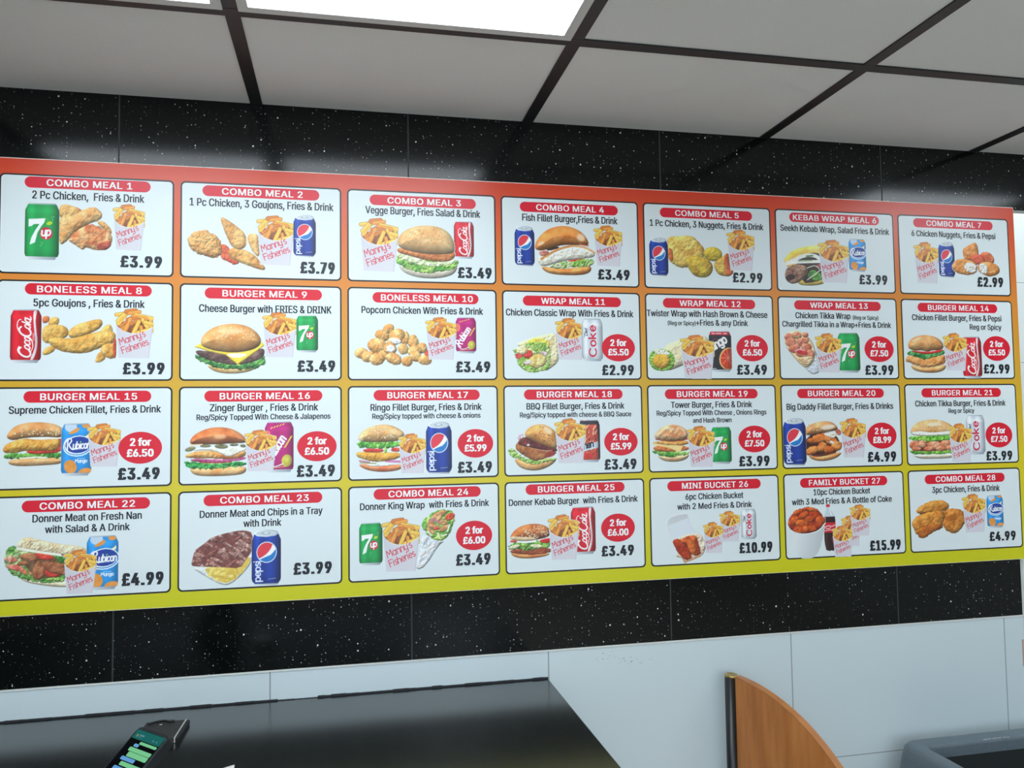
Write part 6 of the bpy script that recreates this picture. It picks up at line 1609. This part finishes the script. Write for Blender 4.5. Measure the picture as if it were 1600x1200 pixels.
def dark_case():
    root = empty('flip_case', (0.125, -0.145, ZK), math.radians(-2))
    bm = bmesh.new()
    box(bm, -.040, .030, -.047, .047, 0, .0045, 0, .0015)
    box(bm, -.040, .030, -.047, .047, .0052, .0097, 0, .0015)
    box(bm, -.040, -.036, -.046, .046, .003, .007, 0)
    obj_from_bm('case_body', bm, noise_material('dark_leather', (40, 38, 38), (52, 50, 50), 240, .55, .4, .2), root)
    bm = bmesh.new()
    box(bm, .0302, .0325, -.047, .047, .0010, .0105, 0, .0006)
    q = obj_from_bm('edge_strip', bm, mat('bright_metal', (226, 224, 220), .35, .5), root)
    q['label'] = 'silver edge strip'
    bm = bmesh.new()
    box(bm, .0325, .038, -.046, .048, 0, .0088, 0, .0012)
    obj_from_bm('case_flap', bm, mat('black_flap', (16, 16, 17), .5), root)
    bm = bmesh.new()
    for i in range(16):
        a = i / 15
        yy = .030 + .012 * math.sin(a * 2.6)
        box(bm, -.034 + .036 * a, -.0305 + .036 * a, yy, yy + .0045, .0097, .0125)
    box(bm, .000, .012, .034, .042, .0097, .0128)
    obj_from_bm('strap', bm, mat('black_strap', (14, 14, 15), .4), root)
    bm = bmesh.new()
    box(bm, -.012, -.006, .022, .027, .0097, .0120, 0, .001)
    obj_from_bm('snap', bm, mat('snap_metal', (190, 188, 180), .25, 1.0), root)
    tag(root, 'dark folded case with a silver edge strip lying behind the propped phone', 'case')
dark_case()

def paper():
    bm = bmesh.new()
    rows = []
    nu, nv = 10, 8
    for j in range(nv + 1):
        for s in (0, 1):
            pass
    def pt(i, j, k):
        u, v = i / nu, j / nv
        x = -.024 + .048 * u
        y = .0 - .085 * v + .004 * math.sin(u * 2.2)
        z = .001 + .016 * (1 - v) ** 2 * (.35 + .65 * u) + k * .0004
        return (x, y, z)
    g = [[[bm.verts.new(pt(i, j, k)) for i in range(nu + 1)] for j in range(nv + 1)] for k in (0, 1)]
    for k in (0, 1):
        for j in range(nv):
            for i in range(nu):
                q = [g[k][j][i], g[k][j][i + 1], g[k][j + 1][i + 1], g[k][j + 1][i]]
                bm.faces.new(q if k == 0 else q[::-1])
    edge = [(0, i) for i in range(nu + 1)] + [(j, nu) for j in range(1, nv + 1)] + [(nv, i) for i in range(nu - 1, -1, -1)] + [(j, 0) for j in range(nv - 1, 0, -1)]
    for a, b in zip(edge, edge[1:] + edge[:1]):
        bm.faces.new((g[0][a[0]][a[1]], g[1][a[0]][a[1]], g[1][b[0]][b[1]], g[0][b[0]][b[1]]))
    bmesh.ops.recalc_face_normals(bm, faces=bm.faces)
    o = obj_from_bm('paper_slip', bm, mat('white_paper', (232, 232, 230), .7), None, (.256, -.364, ZK), True)
    tag(o, 'curled white paper slip at the bottom edge of the photo, right of the phone', 'paper')
paper()

# ------------------------------------------------------------------ quarter round wooden divider
def divider():
    px, py = 1.3268, -0.040
    zt = H - 1.2795
    root = empty('booth_divider', (px, py, 0))
    bm = bmesh.new()
    lathe(bm, [(.0150, 0), (.0150, zt - .006)], 28)
    box(bm, .012, .0168, -.004, .004, zt - .03, zt - .008)
    obj_from_bm('post', bm, mat('black_post', (18, 19, 20), .32), root)
    bm = bmesh.new()
    lathe(bm, [(.0151, zt - .006), (.0155, zt - .005), (.0155, zt - .002), (.0148, zt - .0012), (.0126, zt - .001), (.0122, zt - .002), (.0001, zt - .002)], 28)
    q = obj_from_bm('post_cap', bm, mat('brass', (206, 174, 110), .28, 1.0), root)
    q['label'] = 'brass cap on the black post'
    th = math.radians(20)
    R, zc = .386, H - 1.670
    arcp = []
    for i in range(41):
        a = math.radians(90 - 90 * i / 40)
        d, z = R * math.cos(a), zc + R * math.sin(a)
        if d < .0095:
            d = .0095
        arcp.append((d, z))
    pts = arcp + [(R, .15), (.0095, .15)]
    Rz = Matrix.Translation((.0063, 0, 0)) @ Matrix.Rotation(th, 4, 'Z') @ Matrix(((0, 1, 0, 0), (-1, 0, 0, 0), (0, 0, 1, 0), (0, 0, 0, 1)))
    t = bmesh.new()
    prism(t, pts, -.0088, .0088)
    bm = bmesh.new()
    merge(bm, t, 0, Rz)
    bmesh.ops.recalc_face_normals(bm, faces=bm.faces)
    wood = noise_material('cherry_laminate', (178, 106, 48), (208, 134, 70), 5.5, .38, .5, 0, (7, 7, .9), 6)
    obj_from_bm('panel', bm, wood, root)
    t = bmesh.new()
    band = [(d, z) for d, z in arcp] + [(R, .15)]
    out = [(d * (R + .002) / R if i else d, (z - zc) * (R + .002) / R + zc if z > zc else z) for i, (d, z) in enumerate(band)]
    vs = []
    for (a, b) in zip(band, out):
        vs.append([t.verts.new((a[0], -.0092, a[1])), t.verts.new((b[0], -.0092, b[1])), t.verts.new((b[0], .0092, b[1])), t.verts.new((a[0], .0092, a[1]))])
    for p, q in zip(vs, vs[1:]):
        for k in range(4):
            t.faces.new((p[k], p[(k + 1) % 4], q[(k + 1) % 4], q[k]))
    t.faces.new(vs[0][::-1])
    t.faces.new(vs[-1])
    bm = bmesh.new()
    merge(bm, t, 0, Rz)
    bmesh.ops.recalc_face_normals(bm, faces=bm.faces)
    q = obj_from_bm('edge_band', bm, noise_material('edge_laminate', (178, 110, 58), (196, 128, 72), 30, .4), root)
    q['label'] = 'lighter edge band round the curve'
    bm = bmesh.new()
    lathe(bm, [(.04, 0), (.04, .006), (.016, .012)], 24)
    obj_from_bm('foot', bm, mat('black_foot', (20, 20, 21), .4), root)
    tag(root, 'quarter round cherry wood divider on a black post with brass cap', 'divider')
divider()

# ------------------------------------------------------------------ grey bin in the corner
def litter_bin():
    zr = H - 1.4665
    x0, x1, y0, y1 = 1.752, 2.215, -.52, -.043
    cx, cy = (x0 + x1) / 2, (y0 + y1) / 2
    root = empty('litter_bin', (cx, cy, 0))
    hx, hy = (x1 - x0) / 2, (y1 - y0) / 2
    def loft(bm, secs, n=7):
        rings = []
        for (a, b, z, r) in secs:
            rings.append([bm.verts.new((p[0], p[1], z)) for p in rrect(-a, -b, a, b, r, n)])
        m = len(rings[0])
        for p, q in zip(rings, rings[1:]):
            for i in range(m):
                f = bm.faces.new((p[i], p[(i + 1) % m], q[(i + 1) % m], q[i]))
                f.smooth = True
        return rings
    grey = noise_material('grey_plastic', (92, 104, 112), (106, 118, 126), 320, .42, .5, .12)
    bm = bmesh.new()
    r = loft(bm, [(hx - .012, hy - .012, .02, .04), (hx + .012, hy + .012, zr - .26, .05), (hx + .012, hy + .012, zr - .2402, .05)])
    bm.faces.new(r[0][::-1])
    bm.faces.new(r[-1])
    obj_from_bm('body', bm, grey, root)
    bm = bmesh.new()
    ix, iy = hx - .038, hy - .052
    r = loft(bm, [(hx + .022, hy + .022, zr - .24, .06), (hx + .024, hy + .024, zr - .20, .06), (hx + .018, hy + .016, zr - .09, .055), (hx + .008, hy + .006, zr - .03, .045), (hx + .002, hy, zr - .010, .036), (hx - .005, hy - .006, zr - .002, .032), (hx - .012, hy - .012, zr, .028),
                  (ix + .006, iy + .006, zr, .016), (ix + .001, iy + .001, zr - .002, .012), (ix, iy, zr - .008, .010), (ix - .002, iy - .002, zr - .035, .010)])
    obj_from_bm('hood', bm, grey, root)
    bm = bmesh.new()
    r = loft(bm, [(ix - .0022, iy - .0022, zr - .028, .010), (ix - .02, iy - .02, zr - .235, .02)])
    bm.faces.new(r[-1])
    q = obj_from_bm('liner', bm, mat('dark_liner', (34, 39, 39), .6), root)
    q['label'] = 'dark inside of the bin'
    rnd = random.Random(3)
    bm = bmesh.new()
    for i in range(16):
        x = rnd.uniform(1.93, 2.02) - cx
        w, h = rnd.uniform(.0012, .005), rnd.uniform(.0006, .0016)
        y = iy + .004 + rnd.uniform(-.001, .002)
        box(bm, x - w, x + w, y - h, y + h, zr - .0004, zr + .0003)
    q = obj_from_bm('scuff', bm, mat('pale_scuff', (190, 196, 198), .7), root)
    q['label'] = 'pale scuffs on the back rim'
    tag(root, 'grey plastic litter bin with an open top, in the bottom right corner', 'bin')
litter_bin()
